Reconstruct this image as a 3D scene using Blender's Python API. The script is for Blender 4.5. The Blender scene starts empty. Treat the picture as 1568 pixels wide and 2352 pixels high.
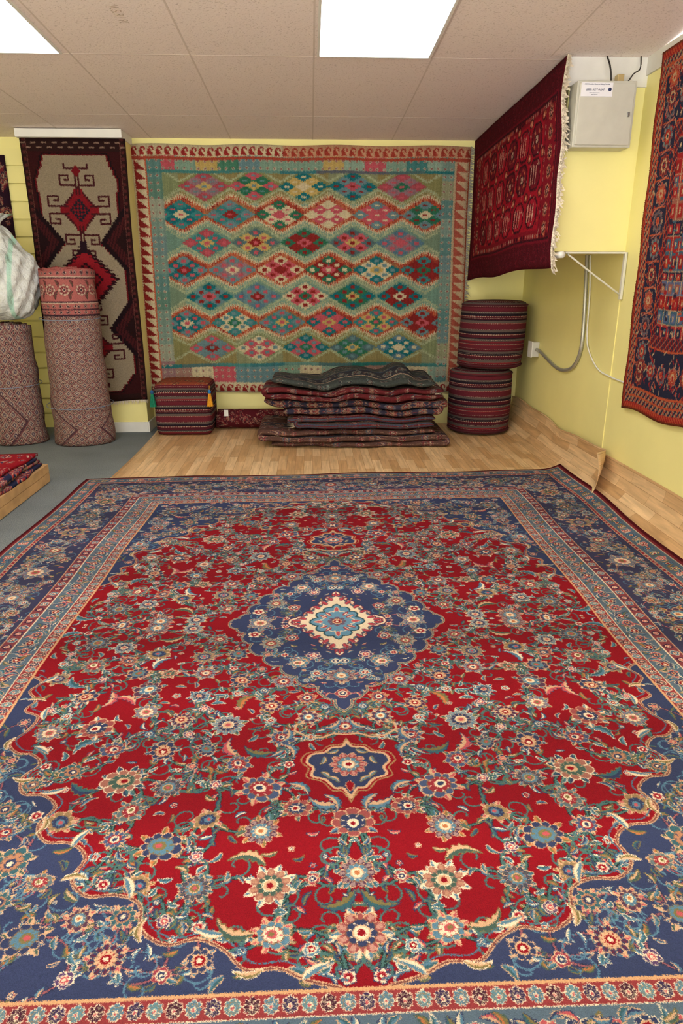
import bpy, bmesh, math, random
import numpy as np
from mathutils import Vector, Matrix
R = random.Random(7); NR = np.random.RandomState(5)
scene = bpy.context.scene
COL = scene.collection
try:
    scene.view_settings.view_transform = 'Standard'
except Exception:
    pass

def C(*c): return np.array(c, dtype=np.float32) / 255.0
NAVY = C(48,56,88); LB = C(80,116,140); TEAL = C(52,88,100); PEACH = C(190,154,124); CREAM = C(212,194,170)
PINK = C(172,78,86); RED = C(124,17,29); OLIVE = C(112,102,66); GREEN = C(62,84,78); BROWN = C(58,28,34)
ORANGE = C(170,104,66); MAROON = C(80,18,30)

# ---------------------------------------------------------------- pattern drawing
class Cv:
    def __init__(s, w, h, px, bg):
        s.w, s.h, s.px = w, h, px
        s.W = int(round(w/px)); s.H = int(round(h/px))
        s.a = np.empty((s.H, s.W, 3), np.float32); s.a[:] = bg; s.clip = None
    def win(s, x0, y0, x1, y1):
        i0 = max(0, int(x0/s.px)-1); i1 = min(s.W, int(x1/s.px)+2)
        j0 = max(0, int(y0/s.px)-1); j1 = min(s.H, int(y1/s.px)+2)
        if i1 <= i0 or j1 <= j0: return None
        X, Y = np.meshgrid((np.arange(i0, i1)+.5)*s.px, (np.arange(j0, j1)+.5)*s.px)
        return (slice(j0, j1), slice(i0, i1)), X, Y
    def put(s, sl, m, c):
        if s.clip is not None: m = m & s.clip[sl]
        v = s.a[sl]; v[m] = c
    def rect(s, x0, y0, x1, y1, c):
        w = s.win(x0, y0, x1, y1)
        if w: sl, X, Y = w; s.put(sl, (X >= x0) & (X < x1) & (Y >= y0) & (Y < y1), c)
    def mask(s, P):
        X, Y = np.meshgrid((np.arange(s.W)+.5)*s.px, (np.arange(s.H)+.5)*s.px)
        return inside(X, Y, P)
    def poly(s, P, c):
        xs = [p[0] for p in P]; ys = [p[1] for p in P]
        w = s.win(min(xs), min(ys), max(xs), max(ys))
        if w: sl, X, Y = w; s.put(sl, inside(X, Y, P), c)
    def stroke(s, P, wd, c):
        r = wd/2
        for (x1, y1), (x2, y2) in zip(P[:-1], P[1:]):
            w = s.win(min(x1, x2)-r, min(y1, y2)-r, max(x1, x2)+r, max(y1, y2)+r)
            if not w: continue
            sl, X, Y = w
            dx, dy = x2-x1, y2-y1; L = dx*dx+dy*dy+1e-12
            t = np.clip(((X-x1)*dx+(Y-y1)*dy)/L, 0, 1)
            s.put(sl, (X-x1-t*dx)**2+(Y-y1-t*dy)**2 < r*r, c)
    def disc(s, x, y, r, c):
        w = s.win(x-r, y-r, x+r, y+r)
        if w: sl, X, Y = w; s.put(sl, (X-x)**2+(Y-y)**2 < r*r, c)
    def rosette(s, x, y, r, cols, n=8, rot=0.0, sx=1.0):
        w = s.win(x-r*1.3, y-r*1.3, x+r*1.3, y+r*1.3)
        if not w: return
        sl, X, Y = w
        dx = (X-x)/sx; dy = Y-y
        rho = np.hypot(dx, dy); th = np.arctan2(dy, dx)-rot
        pc = np.abs(np.cos(n*th/2))
        e = r*(.76+.24*pc)
        ow = max(.0026, .06*r)
        s.put(sl, rho < e, cols[0])
        s.put(sl, rho < e-ow, cols[1])
        if r > .036:
            s.put(sl, (rho < e-ow) & (pc > .80) & (rho < .88*r) & (rho > .6*r), cols[1]*.55+cols[3]*.45)
            s.put(sl, (rho < e) & (rho > .5*r) & (pc < .16), cols[0])
            k = r*(.54+.10*np.abs(np.cos(n*.5*(th+.3))))
            s.put(sl, rho < k, cols[0]*.5+cols[4]*.2); s.put(sl, rho < k-ow*.8, cols[2])
            s.put(sl, (rho < k-ow) & (rho > .4*r) & (np.abs(np.cos(n*.5*(th+.3))) < .3), cols[3])
            s.put(sl, rho < .36*r, cols[0]); s.put(sl, rho < .29*r, cols[3]); s.put(sl, rho < .15*r, cols[4])
        else:
            s.put(sl, (rho < e) & (rho > .5*r) & (pc < .2), cols[0])
            s.put(sl, rho < .55*r, cols[2]); s.put(sl, rho < .40*r, cols[3]); s.put(sl, rho < .2*r, cols[4])
    def palmette(s, x, y, r, ang, cols):
        w = s.win(x-r*1.5, y-r*1.5, x+r*1.5, y+r*1.5)
        if not w: return
        sl, X, Y = w
        ca, sa = math.cos(ang), math.sin(ang)
        u = (X-x)*ca+(Y-y)*sa; v = -(X-x)*sa+(Y-y)*ca
        rho = np.hypot(u+.1*r, v); th = np.arctan2(v, u+.1*r)
        pc = np.abs(np.cos(4.5*th))
        e = r*(.66+.40*np.cos(th/2)**6+.18*pc)
        ow = max(.0026, .06*r)
        s.put(sl, rho < e, cols[0]); s.put(sl, rho < e-ow, cols[1])
        s.put(sl, (rho < e) & (rho > .66*e) & (pc < .22), cols[0])
        e2 = r*(.46+.30*np.cos(th/2)**6+.06*np.abs(np.cos(3.5*th)))
        s.put(sl, rho < e2, cols[0]*.6); s.put(sl, rho < e2-ow*.8, cols[2])
        s.put(sl, (rho < e2-ow) & (rho > .7*e2) & (np.abs(np.cos(5*th)) < .3), cols[3])
        s.put(sl, rho < .50*e2, cols[3]); s.put(sl, rho < .26*e2, cols[4])
    def leaf(s, x, y, ang, L, W, bend, c1, c2, co):
        w = s.win(x-L, y-L, x+L, y+L)
        if not w: return
        sl, X, Y = w
        ca, sa = math.cos(ang), math.sin(ang)
        u = ((X-x)*ca+(Y-y)*sa)/(L/2); v = -(X-x)*sa+(Y-y)*ca - bend*L*(1-u*u)
        hw = W/2*np.clip(1-u*u, 0, 1)**.8*(1-.35*u)
        if L > .075: hw = hw*(1+.25*np.sin(u*17))
        inr = np.abs(u) < 1
        s.put(sl, inr & (np.abs(v) < hw+.0022), co)
        s.put(sl, inr & (np.abs(v) < hw-.0005) & (v >= 0), c1)
        s.put(sl, inr & (np.abs(v) < hw-.0005) & (v < 0), c2)

def inside(X, Y, P):
    m = np.zeros(X.shape, bool); n = len(P)
    for k in range(n):
        x1, y1 = P[k]; x2, y2 = P[(k+1) % n]
        if y1 == y2: continue
        m ^= ((y1 > Y) != (y2 > Y)) & (X < (x2-x1)*(Y-y1)/(y2-y1)+x1)
    return m

def scallop(P, b, n=10):
    out = []
    for (x1, y1), (x2, y2) in zip(P[:-1], P[1:]):
        dx, dy = x2-x1, y2-y1
        for k in range(n):
            t = k/n; o = math.sin(math.pi*t)*b
            out.append((x1+dx*t-dy*o, y1+dy*t+dx*o))
    out.append(P[-1]); return out

def smooth(P, n=6):
    out = []
    for i in range(len(P)-1):
        p0 = P[max(i-1, 0)]; p1 = P[i]; p2 = P[i+1]; p3 = P[min(i+2, len(P)-1)]
        for k in range(n):
            t = k/n
            out.append(tuple(.5*((2*p1[q])+(p2[q]-p0[q])*t+(2*p0[q]-5*p1[q]+4*p2[q]-p3[q])*t*t+(3*p1[q]-p0[q]-3*p2[q]+p3[q])*t**3) for q in (0, 1)))
    out.append(P[-1]); return out

def bez(p0, p1, k, n=14):
    mx, my = (p0[0]+p1[0])/2, (p0[1]+p1[1])/2
    dx, dy = p1[0]-p0[0], p1[1]-p0[1]
    c = (mx-dy*k, my+dx*k)
    return [((1-t)**2*p0[0]+2*t*(1-t)*c[0]+t*t*p1[0], (1-t)**2*p0[1]+2*t*(1-t)*c[1]+t*t*p1[1]) for t in [i/n for i in range(n+1)]]

def jitter(a, amt=1):
    H, W = a.shape[:2]
    j = np.clip(np.arange(H)[:, None]+NR.randint(-amt, amt+1, (H, W)), 0, H-1)
    i = np.clip(np.arange(W)[None, :]+NR.randint(-amt, amt+1, (H, W)), 0, W-1)
    o = a[j, i]
    return o*(1+.10*(NR.rand(H, W, 1).astype(np.float32)-.5))

FS = [[PEACH, LB, CREAM, PINK, OLIVE], [PEACH, NAVY, PEACH, RED, CREAM], [PEACH, C(136,70,72), NAVY, CREAM, RED],
      [CREAM, LB, NAVY, PEACH, PINK], [PEACH, NAVY, LB, OLIVE, PINK], [PEACH, C(136,112,82), NAVY, LB, PINK],
      [PEACH, C(86,102,110), C(136,46,56), CREAM, OLIVE], [PEACH, C(78,52,74), LB, CREAM, ORANGE], [CREAM, C(144,94,84), GREEN, PEACH, RED], [PEACH, TEAL, C(160,114,90), NAVY, CREAM], [PEACH, C(66,80,114), C(136,44,54), CREAM, NAVY]]
SS = [[CREAM, LB, CREAM, RED, CREAM], [NAVY, CREAM, PINK, RED, CREAM], [PEACH, NAVY, PEACH, PINK, PEACH],
      [NAVY, LB, CREAM, NAVY, CREAM], [PEACH, C(136,56,70), CREAM, NAVY, CREAM], [CREAM, C(80,60,98), CREAM, PINK, CREAM]]
LS = [(LB, PEACH, NAVY), (TEAL, OLIVE, NAVY), (CREAM, LB, NAVY), (TEAL, LB, PEACH), (NAVY, LB, PEACH), (PINK, PEACH, NAVY), (OLIVE, ORANGE, GREEN), (LB, TEAL, CREAM), (GREEN, PEACH, OLIVE), (TEAL, NAVY, OLIVE)]

def scatter(c, test, bigs, sizes, items, rnd, vine=GREEN, link=.32, lsz=.055, navy=False, nleaf=3000, saz=0, nl=3, vw=.0048):
    for (r, tries, gap) in sizes:
        for _ in range(tries):
            x = rnd.random()*c.w; y = rnd.random()*c.h
            if not test(x, y, r): continue
            if all((x-a)**2+(y-b)**2 > (r+q+gap)**2 for a, b, q in items):
                items.append((x, y, r)); bigs.append((x, y, r))
    sz = []
    for _ in range(saz):
        x = rnd.random()*c.w; y = rnd.random()*c.h; r = .034
        if not test(x, y, r): continue
        if all((x-a)**2+(y-b)**2 > (r+q)**2 for a, b, q in items):
            items.append((x, y, r*.8)); sz.append((x, y))
    n = len(bigs)
    for i in range(n):
        x, y, r = bigs[i]
        d = sorted((math.hypot(x-b[0], y-b[1]), j) for j, b in enumerate(bigs) if j != i)[:nl]
        for k, (dd, j) in enumerate(d):
            if dd > link: continue
            P = bez((x, y), bigs[j][:2], rnd.choice([-.6, .45, .3, -.3]))
            c.stroke(P, vw+.0045, vine*.5 if not navy else NAVY*.8); c.stroke(P, vw, vine*1.15)
            for q in (3, 6, 9, 12):
                c.leaf(P[q][0]+rnd.uniform(-.012, .012), P[q][1]+rnd.uniform(-.012, .012), rnd.random()*6.28, .034, .010, .18, *rnd.choice(LS))
            px_, py_ = P[7]; a0 = rnd.random()*6.28; s_ = rnd.choice([-1, 1])
            Q = [(px_+.04*(1-t/14)*math.cos(a0+s_*t*.5)-.04*math.cos(a0), py_+.04*(1-t/14)*math.sin(a0+s_*t*.5)-.04*math.sin(a0)) for t in range(12)]
            c.stroke(Q, vw*.85, vine*1.15 if not navy else LB)
    for x, y in sz:
        a = rnd.random()*6.28; cc = rnd.choice(LS)
        c.leaf(x, y, a, .10, .028, rnd.choice([-.26, .26]), *cc)
    for _ in range(nleaf):
        x = rnd.random()*c.w; y = rnd.random()*c.h; r = lsz*(.20+.22*rnd.random())
        if not test(x, y, r*.6): continue
        if all((x-a)**2+(y-b)**2 > (r*1.2+q+.004)**2 for a, b, q in items):
            items.append((x, y, r*.9))
            if rnd.random() < .25: c.rosette(x, y, r*.75, rnd.choice(SS), 5, rnd.random()*6)
            else: c.leaf(x, y, rnd.random()*6.28, r*2.4, r*(.5+.3*rnd.random()), rnd.uniform(-.28, .28), *rnd.choice(LS))
    for x, y, r in bigs:
        if r > .031:
            sc = rnd.choice(FS); m = rnd.choice([6, 8, 5]); a0 = rnd.random()*3; l = rnd.choice(LS)
            for k in range(m):
                a = a0+k*6.283/m
                c.leaf(x+r*.90*math.cos(a), y+r*.90*math.sin(a), a, r*.50, r*.26, 0, l[0], l[1], sc[0])
            if rnd.random() < .45: c.rosette(x, y, r*.93, sc, rnd.choice([8, 10, 12, 9]), rnd.random()*3)
            else: c.palmette(x, y, r*.92, rnd.random()*6.28, sc)
        else: c.rosette(x, y, r, rnd.choice(SS), rnd.choice([5, 6, 5]), rnd.random()*3)

def main_rug_pattern():
    rnd = random.Random(21)
    HW, HH, B = 1.77, 2.32, .65
    FW, FH = HW-B, HH-B
    c = Cv(HW, HH, .0015, RED)
    X, Y = np.meshgrid((np.arange(c.W)+.5)*c.px, (np.arange(c.H)+.5)*c.px)
    field = (X < FW) & (Y < FH)
    spk = [(1.12, .40), (1.08, .44), (1.10, .50), (1.06, .56), (1.075, .62), (1.02, .66), (1.03, .74), (1.06, .80), (1.02, .85), (.97, .86), (.93, .91), (.96, .97), (.93, 1.04), (.87, 1.05), (.82, 1.10), (.84, 1.17), (.80, 1.23), (.73, 1.24), (.68, 1.29), (.69, 1.36), (.64, 1.41), (.57, 1.41), (.51, 1.44), (.49, 1.51), (.43, 1.55), (.36, 1.54), (.30, 1.57), (.25, 1.62), (.18, 1.62), (.12, 1.65), (.05, 1.67)]
    sp = smooth(spk)
    spm = c.mask(sp+[(1.2, 1.75), (1.2, .36)]) & field
    md = scallop([(0, .67), (.03, .60), (.075, .57), (.09, .515), (.15, .50), (.17, .44), (.215, .42), (.23, .36), (.285, .345), (.30, .28), (.355, .25), (.36, .18), (.40, .15), (.395, .09), (.44, .05), (.475, 0)], .16)
    md = [(x*.96, y) for x, y in md]
    mdm = c.mask(md+[(-.01, 0), (-.01, .67)])
    pd = smooth([(0, .835), (.015, .862), (.05, .868), (.07, .89), (.11, .90), (.125, .935), (.105, .965), (.11, 1.0), (.07, 1.02), (.045, 1.055), (.02, 1.06), (0, 1.10)])
    pdm = c.mask(pd+[(-.01, 1.10), (-.01, .835)])
    pdx = c.mask([(x*1.3, .955+(y-.955)*1.25) for x, y in pd]+[(-.01, 1.13), (-.01, .805)])
    free = field & ~spm & ~mdm & ~pdx
    def mk(mask):
        def t(x, y, r):
            for ox, oy in ((0, 0), (r, 0), (-r, 0), (0, r), (0, -r)):
                i, j = max(0, int((x+ox)/c.px)), max(0, int((y+oy)/c.px))
                if i >= c.W or j >= c.H or not mask[j, i]: return False
            return True
        return t
    c.clip = free
    bigs = [(.383,.735,.060),(.81,.735,.060),(.683,.51,.058),(.924,.33,.054),(.57,.865,.050),(.66,1.0,.064),(.258,1.05,.064),(.82,.95,.042),
            (.50,1.26,.060),(.244,1.22,.052),(.21,1.40,.058),(.39,1.17,.040),(.54,.70,.040),(.246,.63,.040),(.50,.56,.040),(.36,.46,.046),
            (.96,.15,.052),(.75,.03,.056),(.52,.28,.048),(.70,.25,.048),(.39,1.40,.042),(0,1.20,.062),(0,1.37,.052),(0,1.54,.064),(.0,.755,.044),(.12,.70,.038),(.60,.04,.044)]
    items = list(bigs)
    scatter(c, mk(free), bigs, [(.044, 700, .024), (.034, 700, .024), (.020, 1000, .022)], items, rnd, C(58,88,88), nleaf=3600, saz=420, vw=.0062)
    # spandrel
    c.clip = spm; c.a[spm] = NAVY*1.04
    sb = [(1.0, 1.5, .068), (.86, 1.3, .054), (1.03, 1.22, .046), (.74, 1.52, .052), (.55, 1.58, .044), (1.06, .95, .038), (.88, 1.56, .038)]
    si = list(sb)
    scatter(c, mk(spm), sb, [(.034, 900, .014), (.022, 1600, .014)], si, rnd, C(120,70,78), navy=True, nleaf=3600, saz=120)
    c.clip = field
    c.stroke(sp, .010, PEACH); c.stroke(sp, .004, C(110,66,62)); c.stroke([(x-.014, y-.016) for x, y in sp], .004, LB*.9)
    for k_, (x, y) in enumerate(spk[1:-1]):
        if k_ % 4 == 0: c.leaf(x-.02, y-.02, .8+k_, .07, .018, .1, CREAM, LB, PEACH)
        elif k_ % 4 == 2: c.leaf(x-.005, y+.0, 2.2+k_*.4, .065, .014, .2, OLIVE, PEACH, CREAM)
    # medallion
    c.clip = mdm; c.a[mdm] = NAVY*1.05
    ck = [(x*.90, y*.90) for x, y in [(0, .325), (.02, .27), (.05, .262), (.05, .215), (.085, .205), (.085, .165), (.125, .15), (.125, .105), (.155, .10), (.16, .055), (.20, .045), (.235, 0)]]
    cm = scallop(ck, .18)
    cmm = c.mask(cm+[(-.01, 0), (-.01, .30)])
    ring = mdm & ~cmm; c.clip = ring
    mb = [(0, .44, .054), (.325, 0, .052), (.16, .34, .040), (.27, .18, .040), (.09, .42, .026), (0, .56, .03)]
    mi = list(mb)
    scatter(c, mk(ring), mb, [(.030, 500, .008), (.019, 900, .008)], mi, rnd, C(140,86,96), navy=True, nleaf=3000, lsz=.044, nl=2)
    c.clip = None
    c.stroke(md, .010, PEACH*.95); c.stroke(md, .004, TEAL)
    c.clip = cmm; c.a[cmm] = CREAM
    for (x, y, a) in [(.02, .25, 1.2), (.03, .21, 1.0), (.055, .17, .9), (.09, .13, .7), (.12, .085, .5), (.15, .03, .2), (.175, .012, .1), (.0, .26, 1.57)]:
        c.leaf(x, y, a, .042, .018, .1, PINK, C(170,60,70), NAVY)
        c.leaf(x+.02, y-.02, a+1.5, .038, .010, .2, LB, TEAL, C(110,50,60))
        c.stroke(bez((x, y), (x+.03, y-.05), .5), .004, C(130,50,60))
    bl = scallop([(x*.9, y*.9) for x, y in [(0, .175), (.02, .14), (.055, .135), (.06, .095), (.095, .085), (.09, .04), (.13, 0)]], .15)
    c.poly(bl+[(-.01, 0), (-.01, .158)], LB*1.15); c.stroke(bl, .007, TEAL*.8); c.stroke(cm, .007, C(110,40,58))
    inn = [(x*.68, y*.68) for x, y in bl]
    c.stroke(inn, .005, CREAM); c.rosette(0, 0, .040, [RED, LB, PEACH, RED, CREAM], 8)
    for a in (.6, 1.0): c.leaf(.07*math.cos(a), .08*math.sin(a), a, .04, .012, 0, PINK, CREAM, RED)
    c.leaf(0, .11, 1.57, .045, .018, 0, PINK, PINK, CREAM); c.leaf(.08, 0, 0, .04, .018, 0, PINK, PINK, CREAM)
    c.clip = pdm; c.a[pdm] = NAVY
    c.rosette(0, .950, .058, [PEACH, C(140,62,70), LB, CREAM, RED], 10); c.leaf(0, 1.05, 1.57, .045, .022, 0, RED, RED, PEACH)
    for x, y, a in ((.07, 1.0, 2.2), (.078, .93, 1.2), (.045, .885, .4), (.045, 1.02, 2.4)): c.leaf(x, y, a, .04, .012, .15, PEACH, LB, OLIVE)
    c.clip = None
    pl_ = [(x*1.14, .955+(y-.955)*1.12) for x, y in pd]
    c.stroke(pl_, .005, C(150,120,84)); c.stroke(pd, .009, PEACH)
    c.stroke([(0, .80), (.04, .795), (.08, .815), (.12, .81), (.165, .775), (.16, .74), (.135, .735)], .008, PEACH)
    c.stroke([(0, .785), (.05, .775), (.09, .79), (.13, .775)], .006, C(60,96,100))
    for x, y, a in ((.05, .74, .6), (.20, .80, 1.2), (.185, .88, 2.0), (.15, 1.06, 2.4), (.06, 1.12, 2.0)): c.leaf(x, y, a, .08, .020, .25, LB, PEACH, NAVY)
    # borders
    D = np.minimum(HW-X, HH-Y)
    for d0, d1, col in [(0, .016, MAROON), (.016, .03, C(118,40,48)), (.03, .035, CREAM*.9), (.035, .115, C(80,96,112)), (.115, .12, PEACH), (.12, .135, C(132,42,54)), (.135, .14, PEACH),
                        (.14, .43, C(56,56,84)), (.43, .435, PEACH), (.435, .485, C(120,58,66)), (.485, .49, CREAM), (.49, .59, C(82,100,118)), (.59, .594, CREAM), (.594, .641, C(134,54,58)), (.641, .65, C(194,150,112))]:
        c.a[(D >= d0) & (D < d1)] = col
    def run(dc, n1, n2, fn):
        L1 = HH-dc; L2 = HW-dc
        for k in range(n1+1): fn(HW-dc, L1*k/n1, k, 1)
        for k in range(n2): fn(L2*k/n2, HH-dc, k, 0)
    def small(r, schemes, m=5):
        return lambda x, y, k, s: c.rosette(x, y, r, schemes[k % len(schemes)], m, k)
    def guard(x, y, k, s):
        if k % 2: c.palmette(x, y, .030, (1.57 if s else 0), [CREAM, PINK, NAVY, PEACH, RED])
        else: c.rosette(x, y, .032, [CREAM, NAVY, PEACH, RED, CREAM], 8)
    run(.075, 34, 26, small(.028, [[CREAM, PINK, CREAM, RED, CREAM], [NAVY, C(176,144,100), GREEN, CREAM, RED], [NAVY, LB, NAVY, PEACH, RED]]))
    run(.075, 68, 52, lambda x, y, k, s: c.leaf(x, y, k*1.3, .045, .014, .2, *LS[k % 9]) if k % 2 else None)
    run(.54, 26, 18, guard)
    run(.54, 104, 72, lambda x, y, k, s: c.leaf(x+(.026*(-1)**(k//2) if s else 0), y+(0 if s else .026*(-1)**(k//2)), .7*k, .045, .014, .2, *LS[k % 9]) if k % 4 else None)
    run(.46, 34, 26, small(.021, [[CREAM, LB, NAVY, CREAM, RED], [NAVY, C(70,20,40), CREAM, PINK, CREAM]], 4))
    def tulip(x, y, k, s):
        a = math.pi if s else -math.pi/2
        q = [C(56,44,78), LB, C(66,30,48), C(88,128,144)][k % 4]
        c.palmette(x, y, .020, a, [CREAM, q, q, CREAM, PINK])
    run(.617, 44, 30, tulip)
    run(.1275, 60, 46, small(.006, [[CREAM, CREAM, NAVY, CREAM, RED]], 4))
    for s in (0, 1):
        L = (HH if s else HW)-.285; nn = 7 if s else 5
        P = []
        for k in range(nn*16+1):
            t = L*k/(nn*16); o = .085*math.sin(math.pi*(k/16))
            P.append((HW-.285+o, t) if s else (t, HH-.285+o))
        c.stroke(P, .008, PEACH*.85); c.stroke(P, .004, C(112,60,64))
    bm = (D > .15) & (D < .42)
    c.clip = (D > .142) & (D < .428)
    bb = []
    run(.285, 7, 5, lambda x, y, k, s: bb.append((x, y, .074 if k % 2 == 0 else .058)))
    bi = list(bb)
    scatter(c, mk(bm), bb, [(.034, 1800, .012), (.021, 2200, .011)], bi, rnd, C(134,78,84), navy=True, nleaf=5500, link=.2, lsz=.05)
    q = c.a
    top = np.concatenate([q[:, ::-1], q], axis=1)
    full = np.concatenate([top[::-1], top], axis=0)
    yy = np.linspace(0, 1, full.shape[0])[:, None, None]
    return jitter(full*(1+.05*np.sin(yy*37)+.03*np.sin(yy*91)), 1), 2*HW, 2*HH

# ---------------------------------------------------------------- materials
def nodes_mat(name):
    m = bpy.data.materials.new(name); m.use_nodes = True
    nt = m.node_tree; b = nt.nodes['Principled BSDF']
    return m, nt, b
def setin(n, k, v):
    if k in n.inputs: n.inputs[k].default_value = v
def lin(c):
    return tuple(((x/12.92) if x <= .04045 else ((x+.055)/1.055)**2.4) for x in [float(q) for q in c])+(1,)
def noise_bump(nt, b, scale, strength, dist=.01, coord='Object'):
    tc = nt.nodes.new('ShaderNodeTexCoord'); n = nt.nodes.new('ShaderNodeTexNoise')
    n.inputs['Scale'].default_value = scale; n.inputs['Detail'].default_value = 4
    nt.links.new(tc.outputs[coord], n.inputs['Vector'])
    bp = nt.nodes.new('ShaderNodeBump'); bp.inputs['Strength'].default_value = strength; bp.inputs['Distance'].default_value = dist
    nt.links.new(n.outputs['Fac'], bp.inputs['Height']); nt.links.new(bp.outputs['Normal'], b.inputs['Normal'])
    return n, tc
def plain(name, col, rough=.6, metal=0, var=.0, scale=8, bump=0, bscale=60):
    m, nt, b = nodes_mat(name)
    b.inputs['Roughness'].default_value = rough; b.inputs['Metallic'].default_value = metal
    setin(b, 'Specular IOR Level', .3)
    tc = nt.nodes.new('ShaderNodeTexCoord'); n = nt.nodes.new('ShaderNodeTexNoise')
    n.inputs['Scale'].default_value = scale; n.inputs['Detail'].default_value = 5
    nt.links.new(tc.outputs['Object'], n.inputs['Vector'])
    r = nt.nodes.new('ShaderNodeValToRGB')
    c = lin(col)
    r.color_ramp.elements[0].position = .3; r.color_ramp.elements[1].position = .7
    r.color_ramp.elements[0].color = tuple(x*(1-var) for x in c[:3])+(1,)
    r.color_ramp.elements[1].color = tuple(min(1, x*(1+var)) for x in c[:3])+(1,)
    nt.links.new(n.outputs['Fac'], r.inputs['Fac']); nt.links.new(r.outputs['Color'], b.inputs['Base Color'])
    if bump: noise_bump(nt, b, bscale, bump)
    return m
def img_mat(name, arr, bscale=350, bump=.35, gain=1.0, interp='Linear'):
    H, W = arr.shape[:2]
    im = bpy.data.images.new(name+'_pattern', W, H, alpha=False)
    buf = np.ones((H, W, 4), np.float32); buf[..., :3] = np.clip(arr, 0, 1)
    im.pixels.foreach_set(buf.ravel()); im.update(); im.pack()
    m, nt, b = nodes_mat(name)
    b.inputs['Roughness'].default_value = .95; setin(b, 'Specular IOR Level', .08)
    uv = nt.nodes.new('ShaderNodeTexCoord'); t = nt.nodes.new('ShaderNodeTexImage'); t.image = im; t.interpolation = interp
    nt.links.new(uv.outputs['UV'], t.inputs['Vector'])
    n, tc = noise_bump(nt, b, bscale, bump, .004)
    mx = nt.nodes.new('ShaderNodeMix'); mx.data_type = 'RGBA'; mx.blend_type = 'MULTIPLY'; mx.inputs[0].default_value = 1
    r = nt.nodes.new('ShaderNodeMapRange'); r.inputs['From Min'].default_value = .25; r.inputs['From Max'].default_value = .75
    r.inputs['To Min'].default_value = .78*gain; r.inputs['To Max'].default_value = 1.15*gain
    nt.links.new(n.outputs['Fac'], r.inputs['Value'])
    nt.links.new(t.outputs['Color'], mx.inputs[6]); nt.links.new(r.outputs['Result'], mx.inputs[7])
    nt.links.new(mx.outputs[2], b.inputs['Base Color'])
    return m

# ---------------------------------------------------------------- mesh helpers
def mesh_obj(name, verts, faces, mat=None, smooth=False, uvs=None):
    me = bpy.data.meshes.new(name); me.from_pydata([tuple(v) for v in verts], [], faces); me.update()
    if uvs is not None:
        l = me.uv_layers.new(name='UVMap')
        idx = np.empty(len(me.loops), np.int32); me.loops.foreach_get('vertex_index', idx)
        l.data.foreach_set('uv', np.asarray(uvs, np.float32)[idx].ravel())
    if smooth: me.polygons.foreach_set('use_smooth', [True]*len(me.polygons))
    if mat: me.materials.append(mat)
    o = bpy.data.objects.new(name, me); COL.objects.link(o); return o
def recenter(o, base=True):
    me = o.data; n = len(me.vertices); co = np.empty(n*3, np.float32); me.vertices.foreach_get('co', co); co = co.reshape(-1, 3)
    mn, mx = co.min(0), co.max(0); c = (mn+mx)/2
    if base: c[2] = mn[2]
    co -= c; me.vertices.foreach_set('co', co.ravel()); me.update(); o.location = Vector([float(v) for v in c]); return o
def top(o, label, cat, group=None, rc=True):
    if rc and o.type == 'MESH': recenter(o)
    o['label'] = label; o['category'] = cat
    if group: o['group'] = group
    return o
def part(o, parent, label=None):
    o.parent = parent; o.matrix_parent_inverse = Matrix.Translation(-(parent.location))
    if label: o['label'] = label
    return o
def struct(o): o['kind'] = 'structure'; return o
def grid(name, nu, nv, fn, mat, uvf=None, smooth=True, thick=0, off=0):
    V = []; U = []
    for j in range(nv+1):
        for i in range(nu+1):
            u, v = i/nu, j/nv; V.append(fn(u, v)); U.append(uvf(u, v) if uvf else (u, v))
    F = [(j*(nu+1)+i, j*(nu+1)+i+1, (j+1)*(nu+1)+i+1, (j+1)*(nu+1)+i) for j in range(nv) for i in range(nu)]
    o = mesh_obj(name, V, F, mat, smooth, U)
    if thick:
        m = o.modifiers.new('thick', 'SOLIDIFY'); m.thickness = thick; m.offset = off
    return o
def box(name, a, b, mat, bev=0, seg=2):
    bm = bmesh.new(); bmesh.ops.create_cube(bm, size=1)
    for v in bm.verts:
        v.co = Vector(((a[0]+b[0])/2+v.co.x*(b[0]-a[0]), (a[1]+b[1])/2+v.co.y*(b[1]-a[1]), (a[2]+b[2])/2+v.co.z*(b[2]-a[2])))
    if bev: bmesh.ops.bevel(bm, geom=bm.edges[:], offset=bev, segments=seg, affect='EDGES', profile=.5)
    me = bpy.data.meshes.new(name); bm.to_mesh(me); bm.free(); me.materials.append(mat)
    o = bpy.data.objects.new(name, me); COL.objects.link(o); return o
def tube(name, P, r, mat, n=8, sub=6, ridges=0):
    P = [Vector(p) for p in P]; Q = []
    for i in range(len(P)-1):
        p0 = P[max(i-1, 0)]; p1 = P[i]; p2 = P[i+1]; p3 = P[min(i+2, len(P)-1)]
        for k in range(sub):
            t = k/sub; Q.append(.5*((2*p1)+(p2-p0)*t+(2*p0-5*p1+4*p2-p3)*t*t+(3*p1-p0-3*p2+p3)*t**3))
    Q.append(P[-1]); V = []; F = []
    for i, q in enumerate(Q):
        d = (Q[min(i+1, len(Q)-1)]-Q[max(i-1, 0)]).normalized()
        a = d.cross(Vector((0, 0, 1)) if abs(d.z) < .9 else Vector((1, 0, 0))).normalized(); b = d.cross(a)
        rr = r*(1+(.12 if (ridges and i % 2) else 0))
        for k in range(n):
            t = 2*math.pi*k/n; V.append(q+rr*(a*math.cos(t)+b*math.sin(t)))
        if i:
            for k in range(n): F.append(((i-1)*n+k, (i-1)*n+(k+1) % n, i*n+(k+1) % n, i*n+k))
    F.append(tuple(range(n))[::-1]); F.append(tuple(range((len(Q)-1)*n, len(Q)*n)))
    return mesh_obj(name, V, F, mat, True)
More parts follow.
